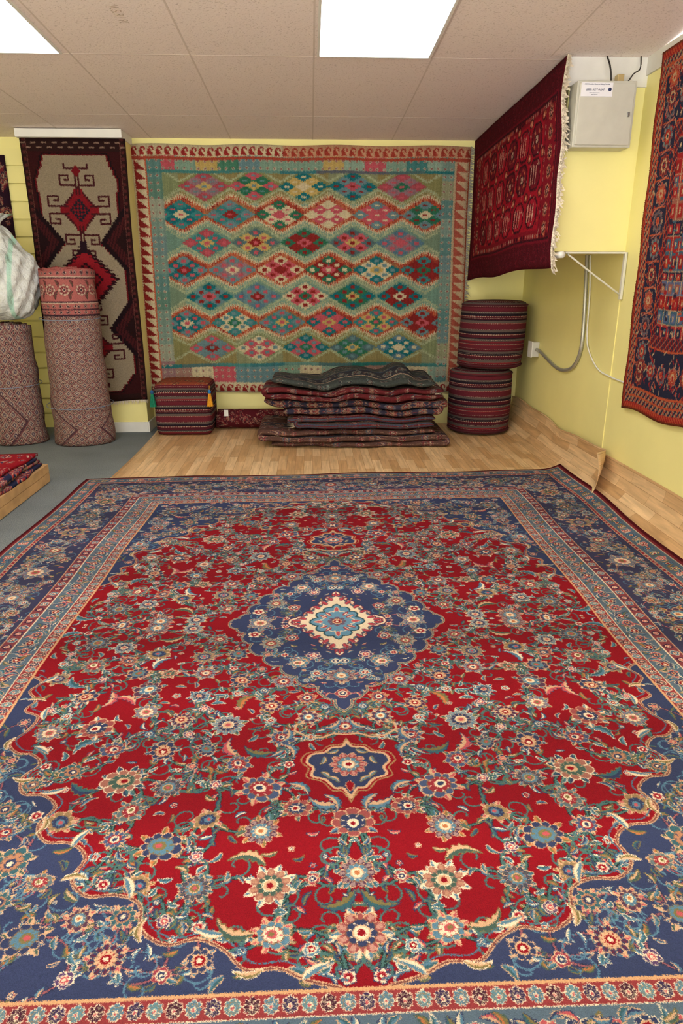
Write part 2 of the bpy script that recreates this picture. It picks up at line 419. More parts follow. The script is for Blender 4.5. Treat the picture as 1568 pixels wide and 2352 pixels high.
def fringe(name, roots, dirf, L, w, mat, side=(0, 1, 0), seed=1):
    rr = random.Random(seed); V = []; F = []; s = Vector(side)
    for p in roots:
        p = Vector(p); d = Vector(dirf(rr)); l = L*(.6+.7*rr.random()); k = len(V)
        q = p+d*l*.5+s*rr.uniform(-.2, .2)*l; e = p+d*l+s*rr.uniform(-.3, .3)*l
        n = d.cross(s).normalized()*w*.6
        V += [p-s*w, p+s*w, q+s*w*.8, q-s*w*.8, e, p+n, q+n, ]
        F += [(k, k+1, k+2, k+3), (k+3, k+2, k+4), (k, k+5, k+6, k+3), (k+1, k+5, k+6, k+2)]
    o = mesh_obj(name, V, F, mat); o['kind'] = 'stuff'; return o
def text_mesh(name, s, size, mat, mw):
    cu = bpy.data.curves.new(name, 'FONT'); cu.body = s; cu.size = size; cu.align_x = 'CENTER'; cu.align_y = 'CENTER'; cu.extrude = .0004
    t = bpy.data.objects.new(name, cu); COL.objects.link(t); bpy.context.view_layer.update()
    me = bpy.data.meshes.new_from_object(t.evaluated_get(bpy.context.evaluated_depsgraph_get()))
    COL.objects.unlink(t); bpy.data.objects.remove(t)
    me.transform(mw); me.materials.clear(); me.materials.append(mat)
    o = bpy.data.objects.new(name, me); COL.objects.link(o); return o

# ---------------------------------------------------------------- base materials
YELLOW = plain('yellow_paint', C(245,236,160), .5, var=.03, scale=3, bump=.05, bscale=90)
WHITE = plain('white_paint', C(232,232,226), .5, var=.03)
CREAMY = plain('wool_fringe_cream', C(228,216,196), .95, var=.1, scale=40)
GREYFR = plain('grey_fringe', C(150,146,132), .95, var=.15, scale=30)

def carpet_mat():
    m, nt, b = nodes_mat('grey_carpet'); b.inputs['Roughness'].default_value = 1; setin(b, 'Specular IOR Level', .05)
    n, tc = noise_bump(nt, b, 220, .8, .006)
    r = nt.nodes.new('ShaderNodeValToRGB'); r.color_ramp.elements[0].position = .3; r.color_ramp.elements[1].position = .7
    r.color_ramp.elements[0].color = lin(C(92,100,104)); r.color_ramp.elements[1].color = lin(C(152,160,162))
    nt.links.new(n.outputs['Fac'], r.inputs['Fac'])
    n2 = nt.nodes.new('ShaderNodeTexNoise'); n2.inputs['Scale'].default_value = 2.5; n2.inputs['Detail'].default_value = 6
    nt.links.new(tc.outputs['Object'], n2.inputs['Vector'])
    mr = nt.nodes.new('ShaderNodeMapRange'); mr.inputs['To Min'].default_value = .7; mr.inputs['To Max'].default_value = 1.15
    nt.links.new(n2.outputs['Fac'], mr.inputs['Value'])
    mx = nt.nodes.new('ShaderNodeMix'); mx.data_type = 'RGBA'; mx.blend_type = 'MULTIPLY'; mx.inputs[0].default_value = 1
    nt.links.new(r.outputs['Color'], mx.inputs[6]); nt.links.new(mr.outputs['Result'], mx.inputs[7]); nt.links.new(mx.outputs[2], b.inputs['Base Color'])
    return m
def vinyl_mat():
    m, nt, b = nodes_mat('wood_look_vinyl'); b.inputs['Roughness'].default_value = .42; setin(b, 'Specular IOR Level', .4)
    tc = nt.nodes.new('ShaderNodeTexCoord'); mp = nt.nodes.new('ShaderNodeMapping'); mp.inputs['Rotation'].default_value = (0, 0, math.pi/2)
    nt.links.new(tc.outputs['UV'], mp.inputs['Vector'])
    br = nt.nodes.new('ShaderNodeTexBrick'); br.offset = .37; br.inputs['Scale'].default_value = 1
    br.inputs['Brick Width'].default_value = .42; br.inputs['Row Height'].default_value = .068; br.inputs['Mortar Size'].default_value = .0012; br.inputs['Bias'].default_value = 0
    br.inputs['Color1'].default_value = lin(C(234,200,154)); br.inputs['Color2'].default_value = lin(C(202,160,112)); br.inputs['Mortar'].default_value = lin(C(164,124,84))
    nt.links.new(mp.outputs['Vector'], br.inputs['Vector'])
    mp2 = nt.nodes.new('ShaderNodeMapping'); mp2.inputs['Scale'].default_value = (38, 3.2, 1)
    nt.links.new(tc.outputs['UV'], mp2.inputs['Vector'])
    n = nt.nodes.new('ShaderNodeTexNoise'); n.inputs['Scale'].default_value = 1; n.inputs['Detail'].default_value = 7; n.inputs['Distortion'].default_value = .6
    nt.links.new(mp2.outputs['Vector'], n.inputs['Vector'])
    mr = nt.nodes.new('ShaderNodeMapRange'); mr.inputs['From Min'].default_value = .3; mr.inputs['From Max'].default_value = .7; mr.inputs['To Min'].default_value = .74; mr.inputs['To Max'].default_value = 1.1
    nt.links.new(n.outputs['Fac'], mr.inputs['Value'])
    mx = nt.nodes.new('ShaderNodeMix'); mx.data_type = 'RGBA'; mx.blend_type = 'MULTIPLY'; mx.inputs[0].default_value = 1
    nt.links.new(br.outputs['Color'], mx.inputs[6]); nt.links.new(mr.outputs['Result'], mx.inputs[7]); nt.links.new(mx.outputs[2], b.inputs['Base Color'])
    return m
def ceiling_mat():
    m, nt, b = nodes_mat('mineral_fibre_tile'); b.inputs['Roughness'].default_value = .95; setin(b, 'Specular IOR Level', .1)
    tc = nt.nodes.new('ShaderNodeTexCoord'); v = nt.nodes.new('ShaderNodeTexNoise'); v.inputs['Scale'].default_value = 95; v.inputs['Detail'].default_value = 3
    nt.links.new(tc.outputs['Object'], v.inputs['Vector'])
    r = nt.nodes.new('ShaderNodeValToRGB'); r.color_ramp.elements[0].position = .32; r.color_ramp.elements[1].position = .42
    r.color_ramp.elements[0].color = lin(C(216,202,194)); r.color_ramp.elements[1].color = lin(C(246,234,228))
    nt.links.new(v.outputs['Fac'], r.inputs['Fac']); nt.links.new(r.outputs['Color'], b.inputs['Base Color'])
    bp = nt.nodes.new('ShaderNodeBump'); bp.inputs['Strength'].default_value = .3; bp.inputs['Distance'].default_value = .004
    nt.links.new(v.outputs['Fac'], bp.inputs['Height']); nt.links.new(bp.outputs['Normal'], b.inputs['Normal'])
    return m
CARPET = carpet_mat(); VINYL = vinyl_mat(); TILE = ceiling_mat()

# ---------------------------------------------------------------- room shell
DB = 6.97; XR = 2.05; XL = -3.7; SL = .034
def cz(y): return 2.58+(DB-y)*SL
Y0 = -2.6
fl = struct(box('floor', (XL, Y0, -.08), (XR+.1, DB+.1, 0), CARPET))
V = [(XL-.1, Y0, cz(Y0)), (XR+.1, Y0, cz(Y0)), (XR+.1, DB+.1, cz(DB+.1)), (XL-.1, DB+.1, cz(DB+.1))]
V += [(x, y, z+.06) for x, y, z in V]
ce = struct(mesh_obj('ceiling', V, [(3, 2, 1, 0), (4, 5, 6, 7), (0, 1, 5, 4), (1, 2, 6, 5), (2, 3, 7, 6), (3, 0, 4, 7)], TILE))
struct(box('wall_back', (XL-.1, DB, 0), (XR+.1, DB+.1, 2.58), YELLOW))
struct(box('wall_right', (XR, Y0, 0), (XR+.1, DB, 2.58), YELLOW))
struct(box('wall_left', (XL-.1, Y0, 0), (XL, DB, 2.58), YELLOW))
struct(box('wall_pillar', (-2.41, 6.68, 0), (-1.57, DB, 2.57), YELLOW))
struct(box('wall_bulkhead', (1.58, 4.75, 1.567), (XR, DB, 2.575), YELLOW))
WPL = plain('bare_plaster', C(222,220,212), .8, var=.08, scale=5, bump=.2, bscale=20)
struct(box('trim_1', (1.56, 4.735, 2.50), (XR, 4.752, 2.655), WPL))
struct(box('trim_2', (XR-.012, 2.5, 2.56), (XR, 4.735, 2.66), WPL))
struct(box('trim_3', (-2.44, 6.60, 2.52), (-1.56, DB, 2.585), WHITE, .004))
struct(box('baseboard_pillar', (-2.41, 6.664, 0), (-1.57, 6.68, .10), WHITE, .004))
struct(box('baseboard_side', (-1.57, 6.664, 0), (-1.554, DB, .10), WHITE, .004))
struct(box('trim_4', (XR-.006, 4.738, .0), (XR, 4.752, 1.567), YELLOW))
GRID = plain('ceiling_grid_metal', C(222,208,198), .6, var=.03)
tn = 5
def bar(x0, y0, x1, y1, w=.010):
    global tn
    e = .0008
    if abs(x1-x0) < .01:
        V = [(x0-w, y0, cz(y0)-e), (x0+w, y0, cz(y0)-e), (x0+w, y1, cz(y1)-e), (x0-w, y1, cz(y1)-e)]
    else:
        V = [(x0, y0-w, cz(y0-w)-e), (x1, y0-w, cz(y0-w)-e), (x1, y0+w, cz(y0+w)-e), (x0, y0+w, cz(y0+w)-e)]
    V += [(a, b, c+.006) for a, b, c in V]
    o = mesh_obj('trim_%d' % tn, V, [(3, 2, 1, 0), (4, 5, 6, 7), (0, 1, 5, 4), (1, 2, 6, 5), (2, 3, 7, 6), (3, 0, 4, 7)], GRID); struct(o); tn += 1
for gx in (-3.5, -2.80, -2.10, -1.39, -.69, .04, .75, 1.45): bar(gx, Y0, gx, DB if gx < 1.4 else 4.74, .005)
for gy in (6.18, 4.80, 3.42, 2.04, .66, -.72): bar(XL, gy, (XR if gy < 4.7 else 1.55), gy, .005)

mE, nt, b = nodes_mat('light_diffuser')
em = nt.nodes.new('ShaderNodeEmission'); em.inputs['Color'].default_value = (1, .985, .96, 1); em.inputs['Strength'].default_value = 8.0
nt.links.new(em.outputs['Emission'], nt.nodes['Material Output'].inputs['Surface'])
def light(x0, x1, y0, y1):
    def slab(name, rects, zo, h, mat):
        V = []; F = []
        for (a, b_, c_, d) in rects:
            k = len(V)
            q = [(a, c_, cz(c_)+zo), (b_, c_, cz(c_)+zo), (b_, d, cz(d)+zo), (a, d, cz(d)+zo)]
            V += q+[(x, y, z+h) for x, y, z in q]
            F += [tuple(k+i for i in f) for f in [(3, 2, 1, 0), (4, 5, 6, 7), (0, 1, 5, 4), (1, 2, 6, 5), (2, 3, 7, 6), (3, 0, 4, 7)]]
        return mesh_obj(name, V, F, mat)
    w = .014
    f = slab('ceiling_light', [(x0, x0+w, y0, y1), (x1-w, x1, y0, y1), (x0+w, x1-w, y0, y0+w), (x0+w, x1-w, y1-w, y1)], -.010, .012, WHITE)
    top(f, 'recessed fluorescent ceiling panel with white diffuser, lit', 'ceiling light', 'fluorescent ceiling panels', rc=False)
    d = slab('diffuser', [(x0+w, x1-w, y0+w, y1-w)], -.006, .004, mE); part(d, f, 'glowing white diffuser')
light(.06, .735, 3.46, 4.78); light(-2.08, -1.43, 3.46, 4.78)
light(.06, .735, .0, 1.3); light(-2.08, -1.43, .0, 1.3); light(.06, .735, -2.3, -1.0); light(-2.08, -1.43, -2.3, -1.0)
mk = plain('pencil_mark', C(204,188,174), .9)
mt = Matrix.Translation((-.955, 4.22, cz(4.22)-.003)) @ Matrix.Rotation(math.pi, 4, 'X') @ Matrix.Rotation(-math.pi/2, 4, 'Z')
tx = text_mesh('ceiling_writing', "V.S.R1906", .075, mk, mt); top(tx, 'faint pencilled characters on a ceiling tile', 'writing', rc=False)

def slat():
    V = []; F = []
    for i in range(17):
        z0 = .003+i*.147; k = len(V)
        x0, x1, y0, y1, a, b_ = -3.6, -2.43, 6.935, DB-.001, z0, z0+.130
        V += [(x0, y0, a), (x1, y0, a), (x1, y1, a), (x0, y1, a), (x0, y0, b_), (x1, y0, b_), (x1, y1, b_), (x0, y1, b_)]
        F += [tuple(k+q for q in f) for f in [(3, 2, 1, 0), (4, 5, 6, 7), (0, 1, 5, 4), (1, 2, 6, 5), (2, 3, 7, 6), (3, 0, 4, 7)]]
    return mesh_obj('slatwall_panel', V, F, YELLOW)
top(slat(), 'yellow slotted slatwall display panel on the wall beside the pillar', 'wall panel')

# ---------------------------------------------------------------- flooring sheets
def vinyl(name, y0, y1, w0, xb, xt, zt, curl, zb, label):
    n1, n2 = 20, 16
    prof = [(w0+i/n1*(xb-w0), zb) for i in range(n1+1)]
    for k in range(1, n2+1):
        t = k/n2
        prof.append((xb+(xt-xb)*math.sin(t*math.pi/2)**.9, zb+zt*(1-math.cos(t*math.pi/2))**.9))
    ds = [0]
    for a, b_ in zip(prof[:-1], prof[1:]): ds.append(ds[-1]+math.hypot(b_[0]-a[0], b_[1]-a[1]))
    N = len(prof)-1
    def fn(u, v):
        i = int(round(u*N)); x, z = prof[i]; y = y0+(y1-y0)*v
        if i > n1:
            t = (i-n1)/n2
            if curl:
                z *= 1+.06*math.sin(y*3.1)+.03*math.sin(y*7.7)
                x += -.040*t*max(0, math.sin(y*2.6+.8))*t
                e = max(0, 1-(y-y0)/.30); x -= .15*e*e*t; y += .05*e*t; z += .015*e*t
            else:
                z *= 1+.03*math.sin(y*2.1)
        if i == 0: x += .03*math.sin(y*1.3)+.03*(1-v)
        return (x, y, z)
    o = grid(name, N, 60, fn, VINYL, lambda u, v: (w0+ds[int(round(u*N))], y0+(y1-y0)*v), thick=.003, off=1)
    return top(o, label, 'flooring', 'wood-look vinyl sheets')
vinyl('vinyl_floor_sheet', 4.36, 6.955, -1.52, 1.80, 2.025, .27, True, .0045, 'wood-strip patterned vinyl sheet curling up the yellow wall behind the carpet')
vinyl('vinyl_floor_sheet', .2, 4.75, -1.0, 1.85, 2.046, .24, False, .0005, 'wood-strip patterned vinyl sheet under the big red carpet')

# ---------------------------------------------------------------- main carpet
arr, RW, RH = main_rug_pattern()
MR = img_mat('red_medallion_wool', arr, 420, .6)
def rugpos(u, v):
    x = (u-.5)*RW; y = (v-.5)*RH; k = y/2.32
    X = .095+x+.035*max(0, k); Y = 2.66+(y if y > 0 else y*.967)+(.05+.034*x)*max(0, k)
    z = .018+.0015*math.sin(x*5+y*3)+.001*math.sin(y*9)
    e = max(0, (v-.985)/.015); Y += .008*math.sin(x*4.3)*e+.005*math.sin(x*11)*e
    X += .008*math.sin(y*5)*abs(x)/1.77
    r_ = max(0, X-1.74); z += r_*r_*1.6
    return (X, Y, z)
rug = grid('persian_carpet', 90, 120, rugpos, MR, thick=.008, off=-1)
top(rug, 'large crimson wool carpet with navy medallion and floral border', 'rug', rc=False)
roots = []
for i in range(900):
    p = rugpos(i/899, 1); roots.append((p[0], p[1]-.004, p[2]-.002))
fr = fringe('fringe', roots, lambda r: (r.uniform(-.3, .3), 1, -.1), .022, .003, CREAMY, (1, 0, 0)); part(fr, rug, 'short cream end fringe')

# ---------------------------------------------------------------- kilim on the back wall
def kilim_pattern():
    w, h, px = 3.05, 2.21, .004
    c = Cv(w, h, px, C(132,165,146)); rnd = random.Random(3)
    H, W = c.H, c.W
    X, Y = np.meshgrid((np.arange(W)+.5)*px, (np.arange(H)+.5)*px)
    MINT = C(116,144,128); TEALK = C(28,100,108); OL = C(128,118,78); RUST = C(166,80,54); RDK = C(124,38,36); PK = C(174,80,90)
    CR = C(188,176,144); YL = C(176,152,92); GR = C(44,102,78); BG = C(94,124,130); MV = C(134,106,114)
    Ys = np.floor(Y/.014)*.014; Xs = np.floor(X/.02)*.02
    rowc = lambda k: .43+.24*k
    tri = lambda x, ph: np.abs(((x-ph)/.45) % 1-.5)*2
    colr = NR.rand(W); img = c.a; img[:] = MINT
    hexf = lambda x, ph: np.clip(tri(x, ph)*1.15-.05, 0, 1)
    for k in (0, 2, 4, 6, 1, 3, 5):
        ph = 1.305 if k % 2 else 1.53
        teeth = .030*np.abs((X/.022) % 1-.5)*2
        dy = np.abs(Ys-rowc(k))
        if k % 2:
            sh = .064+.100*hexf(Xs, ph)
            base = np.where((colr > .5)[None, :, None], RUST, C(176,112,78)); base = np.where((colr < .25)[None, :, None], RDK, base)
            bb = np.broadcast_to(base, img.shape)
            m = dy < sh+.018-teeth; img[m] = CR
            m2 = dy < sh-.004-teeth; img[m2] = bb[m2]
            seg = ((np.floor((X-ph)/.45+.5)*7+k*3) % 5)
            m3 = (dy < sh-.040)
            for q, col in ((0, RDK), (2, C(164,106,80)), (3, OL)):
                mm = m3 & (seg == q); img[mm] = img[mm]*.5+col*.5
        else:
            m = dy < .15; bgc = {0: OL, 2: MINT, 4: MINT*.97, 6: OL}[k]; img[m] = bgc
            seg = ((np.floor((X-ph)/.45+.5)*3+k) % 4) == 1
            mm = (dy < .15) & seg; img[mm] = img[mm]*.6+(OL if k in (2, 4) else MINT)*.4
            sh = .040+.112*hexf(Xs, ph)
            mm = (dy < sh+.012-teeth*.6) & (dy > sh-.008-teeth*.6); img[mm] = C(150,160,128)
            mm = (dy < sh-.008-teeth*.6); img[mm] = img[mm]*.7+(C(70,110,104) if k in (2, 4) else C(110,130,84))*.3
    pal = [TEALK, PK, GR, BG, YL, MV, CR, RDK, C(54,118,120), PK]
    for k in range(7):
        ph = 1.305 if k % 2 else 1.53
        for j in range(-4, 5):
            cx = ph+.45*j
            if cx < .22 or cx > 2.85: continue
            A = rnd.choice([TEALK, GR, BG, C(54,118,120), BG] if k % 2 else [GR, PK, TEALK, BG*.8, PK*.9, C(80,112,130)]); B_ = rnd.choice([q for q in pal if not np.allclose(q, A)])
            if rnd.random() < .12: A, B_ = CR, PK
            Cc = rnd.choice([CR, YL, PK, GR, RDK])
            sx_, sy_ = .228, .126
            m_ = (np.abs(X-cx) < .24) & (np.abs(Y-rowc(k)) < .14)
            dx = X-cx; dy = Ys+.007-rowc(k)
            p = dx/sx_+dy/sy_; q = dx/sx_-dy/sy_
            m = (np.abs(p) < 1) & (np.abs(q) < 1) & m_
            pi_ = np.floor((p+1)*1.5); qi = np.floor((q+1)*1.5)
            img[m] = A
            e = ((pi_ == 1) ^ (qi == 1)); img[m & e] = B_
            img[m & (pi_ == 1) & (qi == 1)] = Cc
            fp = ((p+1)*1.5) % 1-.5; fq = ((q+1)*1.5) % 1-.5
            img[m & (np.abs(fp)+np.abs(fq) < .28)] = rnd.choice([RDK, CR, PK, BG])
    def pastel(m, along, sc, seed):
        r2 = random.Random(seed); n = 24; cols = [r2.choice([MINT, MINT, BG, TEALK*.6+MINT*.4, PK, CR, YL, GR*.7+MINT*.3, C(130,154,138), C(144,112,102)]) for _ in range(n)]
        lut = np.array(cols); img[m] = lut[(along/sc).astype(int) % n][m]
    pastel(Y > 2.0, X, .19, 4); pastel(Y < .27, X, .21, 9)
    for m, sd in ((X < .26, 5), (X > 2.80, 8)):
        pastel(m, Y, .16, sd); img[m] = img[m]*.45+C(108,130,126)*.55
    mt_ = (Y > 1.975) & (Y < 2.0); pastel(mt_, X, .33, 2); img[mt_] = img[mt_]*.4+TEALK*.6
    mt_ = (Y > .25) & (Y < .285); pastel(mt_, X, .33, 3); img[mt_] = img[mt_]*.4+TEALK*.6
    inb = ((Y > 2.0) | (Y < .25) | (X < .26) | (X > 2.80))
    gx = (X/.062) % 1-.5; gy = (Y/.062) % 1-.5
    img[inb & (np.abs(gx)+np.abs(gy) < .28)] = C(160,158,136)
    img[inb & (np.abs(gx)+np.abs(gy) < .14)] = C(132,78,78)
    bl = X < .13; br = X > w-.14
    for bnd, xo, wd, col in ((bl, 0, .13, RDK), (br, w-.14, .14, C(154,78,62))):
        img[bnd] = CR if xo == 0 else C(180,158,126)
        t = (X-xo-.02)/(wd-.035); zz = (Y/.08) % 1
        img[bnd & (t > 0) & (t < 1) & (zz < 1-t) ] = col
        img[bnd & (np.abs(X-xo-wd+.008) < .006)] = RUST
    tb = Y > h-.10; bb_ = Y < .10
    for bnd, yo in ((tb, h-.10), (bb_, 0)):
        img[bnd] = CR
        t = (Y-yo)/.10; xx = (X/.075) % 1
        img[bnd & (t < .55) & (t > .1) & (xx < .8-t*.9)] = RDK*1.1
        img[bnd & (np.abs(np.hypot((xx-.45)*.075, (t-.55)*.10)-.018) < .006) & (t > .45)] = RDK*1.1
    m = tb & (X > 1.35); img[m] = img[m]*.6+RUST*.4
    img[(Y > h-.125) & (Y < h-.10)] = C(152,66,50)
    st = 1+.16*(NR.rand(W)[None, :, None]-.5)+.06*(NR.rand(H)[:, None, None]-.5)
    return jitter((img*st).astype(np.float32), 1)
KM = img_mat('flatweave_kilim', kilim_pattern(), 200, .3)
def kf(u, v):
    x = -1.58+3.05*u; z = .32+2.21*v
    z += .012*math.sin(u*23)*(1 if v > .5 else -1)*abs(v-.5)+.02*(1-v)*math.sin(u*3)
    return (x+.015*math.sin(v*6)*(u-.5), 6.945+.006*math.sin(u*17)*math.sin(v*4)+.004*math.sin(u*31), z)
k = grid('kilim_rug', 70, 40, kf, KM, thick=.005)
top(k, 'large flat-woven kilim of multicoloured stepped diamonds hanging on wall', 'rug', rc=False)
rts = [kf(1, i/170) for i in range(171)]
part(fringe('fringe', rts, lambda r: (.9, -.05, -.35+.2*r.random()), .055, .006, GREYFR, (0, 0, 1)), k, 'grey warp fringe')

# ---------------------------------------------------------------- cream/plum long rug on the pillar
def turk_pattern():
    w, h, px = .90, 2.22, .003
    PLUM = C(42,24,23); MR_ = C(64,25,27); BEI = C(138,126,106); RD = C(116,24,32); NV = C(32,30,38); HK = C(62,24,28)
    c = Cv(w, h, px, PLUM); im = c.a
    X, Y = np.meshgrid((np.arange(c.W)+.5)*px-w/2, (np.arange(c.H)+.5)*px)
    Q = np.floor(Y/.022)*.022; AX = np.abs(X)
    ks = [(0, .22), (.10, .22), (.24, .355), (.48, .355), (.66, .17), (.84, .355), (1.18, .355), (1.38, .16), (1.56, .345), (1.90, .355), (2.00, .30), (2.08, .27)]
    ww = np.floor(np.interp(Q, [k[0] for k in ks], [k[1] for k in ks])/.016)*.016
    im[(AX < .405) & (Y > .06) & (Y < 2.12)] = MR_*.8
    im[(AX < ww+.030) & (Y > .08) & (Y < 2.11)] = C(28,18,20)
    im[(AX < ww+.015) & (Y > .09) & (Y < 2.10)] = RD*.75
    im[(AX < ww) & (Y > .1) & (Y < 2.09)] = BEI
    for yc in (.66, 1.40):
        for s_, col in ((.150, C(28,16,20)), (.120, MR_), (.07, C(34,18,20))):
            m = (np.abs(Q+.011-yc)*.85+(.42-AX) < s_*1.75) & (AX < .42); im[m] = col
            if col is MR_: im[m & (((X+Q) % .03) < .01)] = C(40,18,22)
    for yc in (1.66, .50):
        Qy = np.floor((Y-yc)/.02+.5)*.02
        d = AX/.15+np.abs(Qy)/.17
        im[d < 1.15] = HK; im[(d < 1.0)] = RD; im[(AX < .17) & (np.abs(Qy) < .035)] = RD; im[(np.abs(Qy) < .18) & (AX < .04)] = RD
        im[d < .58] = NV
        ck = ((np.floor((X+Y-yc)/.03)+np.floor((X-Y+yc)/.03)) % 2 == 0)
        im[(d < .46) & ck] = RD
        for sx in (-1, 1):
            for sy in (-1, 1):
                for P in ([(w/2+sx*.10, yc+sy*.03), (w/2+sx*.27, yc+sy*.03), (w/2+sx*.27, yc+sy*.11), (w/2+sx*.18, yc+sy*.11), (w/2+sx*.18, yc+sy*.075), (w/2+sx*.22, yc+sy*.075)],
                          [(w/2+sx*.014, yc+sy*.13), (w/2+sx*.014, yc+sy*.33), (w/2+sx*.10, yc+sy*.33), (w/2+sx*.10, yc+sy*.36)],
                          [(w/2+sx*.02, yc+sy*.20), (w/2+sx*.15, yc+sy*.20), (w/2+sx*.15, yc+sy*.275), (w/2+sx*.075, yc+sy*.275), (w/2+sx*.075, yc+sy*.24), (w/2+sx*.11, yc+sy*.24)]):
                    c.stroke(P, .015, HK)
        c.poly([(w/2, yc+.36), (w/2+.04, yc+.31), (w/2, yc+.26), (w/2-.04, yc+.31)], RD*.9)
    d = AX/.27+np.abs(Q-1.08)/.27
    ser = .14*((Y/.04) % 1)
    im[d+ser < 1.16] = C(40,16,22); im[d+ser < 1.0] = RD*1.15; im[d < .55] = C(40,16,22); im[d < .46] = RD; im[d < .2] = NV
    im[(AX < .03) & (np.abs(Y-1.36) < .05)] = C(34,20,28)
    bs = (AX > .410) & (AX < .435); im[bs & ((Y/.05) % 1 < .5)] = C(80,36,36)
    bt = (Y > 2.14) & (Y < 2.2); im[bt & (np.abs((Y-2.17)-.018*np.sign(np.sin(X*70))) < .006)] = C(130,106,92)
    im[(np.abs(AX-.402) < .004)] = C(102,62,56)
    return jitter(im, 1)
TM = img_mat('plum_cream_wool', turk_pattern(), 120, .8)
def tf(u, v):
    return (-2.42+.87*u+.012*math.sin(v*7)*(u-.5)+.0*v, 6.645+.012*math.sin(u*9+v*3)*(1-v)-.01*math.sin(v*5), .31+2.21*v+.008*math.sin(u*8)*(1-v))
t = grid('hanging_rug', 24, 50, tf, TM, thick=.012)
top(t, 'long dark brown and beige rug with hooked medallions hanging on pillar', 'rug', rc=False)
part(fringe('fringe', [tf(i/110, 0) for i in range(111)], lambda r: (0, -.05, -1), .035, .004, CREAMY, (1, 0, 0)), t, 'cream bottom fringe')
part(fringe('fringe', [(p[0], p[1]-.008, p[2]) for p in [tf(i/110, 1) for i in range(111)]], lambda r: (.1, -.5, .35), .03, .004, CREAMY, (1, 0, 0), 3), t, 'cream top fringe')

# ---------------------------------------------------------------- generic ornate patterns
def busy(w, h, px, bg, seed, schemes, n=300, rmax=.04, bands=None):
    c = Cv(w, h, px, bg); rnd = random.Random(seed)
    if bands:
        for (y0, y1, col) in bands: c.rect(0, y0, w, y1, col)
    for _ in range(n):
        x, y = rnd.random()*w, rnd.random()*h; r = rmax*(.35+.65*rnd.random())
        if rnd.random() < .55: c.rosette(x, y, r, rnd.choice(schemes), rnd.choice([4, 6, 8]), rnd.random()*3)
        else: c.leaf(x, y, rnd.random()*6.28, r*2.6, r*.8, rnd.uniform(-.2, .2), *rnd.choice([(s[1], s[0], s[2]) for s in schemes]))
    return jitter(c.a, 1)

def turkmen_pattern():
    w, h, px = 2.25, 1.2, .003
    DM = C(74,14,24); RD = C(146,20,36); c = Cv(w, h, px, DM); rnd = random.Random(5)
    OR = C(174,88,62); CRM = C(200,168,144); DK = C(44,14,22)
    for _ in range(1300):
        x, y = rnd.random()*w, rnd.random()*h
        c.leaf(x, y, rnd.choice([0, 1.57, .8, -.8]), .045, .014, 0, C(104,22,36), C(90,16,28), DM*.7)
    for x in np.arange(.05, 2.25, .10):
        for y in (.06, .12, 1.10, 1.16): c.rosette(x+(.05 if y in (.12, 1.16) else 0), y, .028, [C(110,28,40), DK, C(120,30,44), DM, DM], 4)
    X0, X1, Y0_, Y1 = .08, 2.19, .17, 1.05
    c.rect(X0, Y0_, X1, Y1, C(110,18,34)); c.rect(X0+.015, Y0_+.015, X1-.015, Y1-.015, DK); c.rect(X0+.03, Y0_+.03, X1-.03, Y1-.03, C(118,18,32)); c.rect(.34, .26, 1.93, .97, RD)
    def oct_(x, y, a, b_, col): c.poly([(x-a, y-b_*.5), (x-a*.5, y-b_), (x+a*.5, y-b_), (x+a, y-b_*.5), (x+a, y+b_*.5), (x+a*.5, y+b_), (x-a*.5, y+b_), (x-a, y+b_*.5)], col)
    for i in range(6):
        for j in range(3):
            x = .47+i*.262+rnd.uniform(-.012, .012); y = .375+j*.24+rnd.uniform(-.012, .012); kk = rnd.random()
            oct_(x, y, .108, .104, DK); oct_(x, y, .092, .09, C(150,26,42) if kk < .5 else C(104,20,34))
            if kk < .6:
                for q in (-2, -1, 0, 1, 2): c.stroke([(x-.06+q*.024+.03, y-.055), (x-.02+q*.024, y+.055)], .011, CRM if q % 2 == 0 else DK)
            else:
                for a in range(4):
                    an = a*math.pi/2+.785; c.stroke([(x, y), (x+.075*math.cos(an), y+.075*math.sin(an))], .020, DK); c.disc(x+.06*math.cos(an), y+.06*math.sin(an), .014, OR)
                c.rect(x-.02, y-.02, x+.02, y+.02, CRM); c.rect(x-.009, y-.009, x+.009, y+.009, DK)
            oct_(x+.131, y+.12, .036, .032, DK); oct_(x+.131, y+.12, .025, .022, OR); c.disc(x+.131, y+.12, .009, CRM)
    for _ in range(380):
        x, y = rnd.uniform(.34, 1.93), rnd.uniform(.26, .97); a = rnd.random()*3.1
        c.stroke([(x, y), (x+.018*math.cos(a), y+.018*math.sin(a))], .008, rnd.choice([CRM, OR, DK, DK]))
    for y in np.arange(.26, 1.0, .115):
        for x in (2.055, .225): c.rosette(x, y, .050, [DK, OR, DK, CRM, RD], 8)
    for y in np.arange(.2, 1.02, .04):
        for x in (1.95, 2.135, .125, .315): c.rect(x, y, x+.012, y+.020, rnd.choice([OR, CRM*.8, DK]))
    for x in np.arange(.13, 2.15, .045):
        for y in (.22, 1.005): c.rect(x, y-.012, x+.024, y+.012, rnd.choice([OR, C(150,90,80), DK, CRM*.85]))
    return jitter(c.a, 2)
HM = img_mat('turkmen_red_wool', turkmen_pattern(), 90, 1.0)
def hf(u, v):
    y = 6.93+(4.70-6.93)*u
    x = 1.50+.040*u+.016*math.sin(u*8+v*2)*(1.15-v)
    zt = cz(y)-.01; zb = 1.385+(1.475-1.385)*u+.010*math.sin(u*11)
    e = .03*math.sin(v*17)*max(0, u-.93)/.07
    return (x-.012*math.sin(v*9)*max(0, u-.8)*3, y+e*.6, zb+(zt-zb)*v)
hr = grid('hanging_rug', 60, 30, hf, HM, thick=.014)
top(hr, 'dark red tribal rug with pale fringe hanging from bulkhead', 'rug', rc=False)
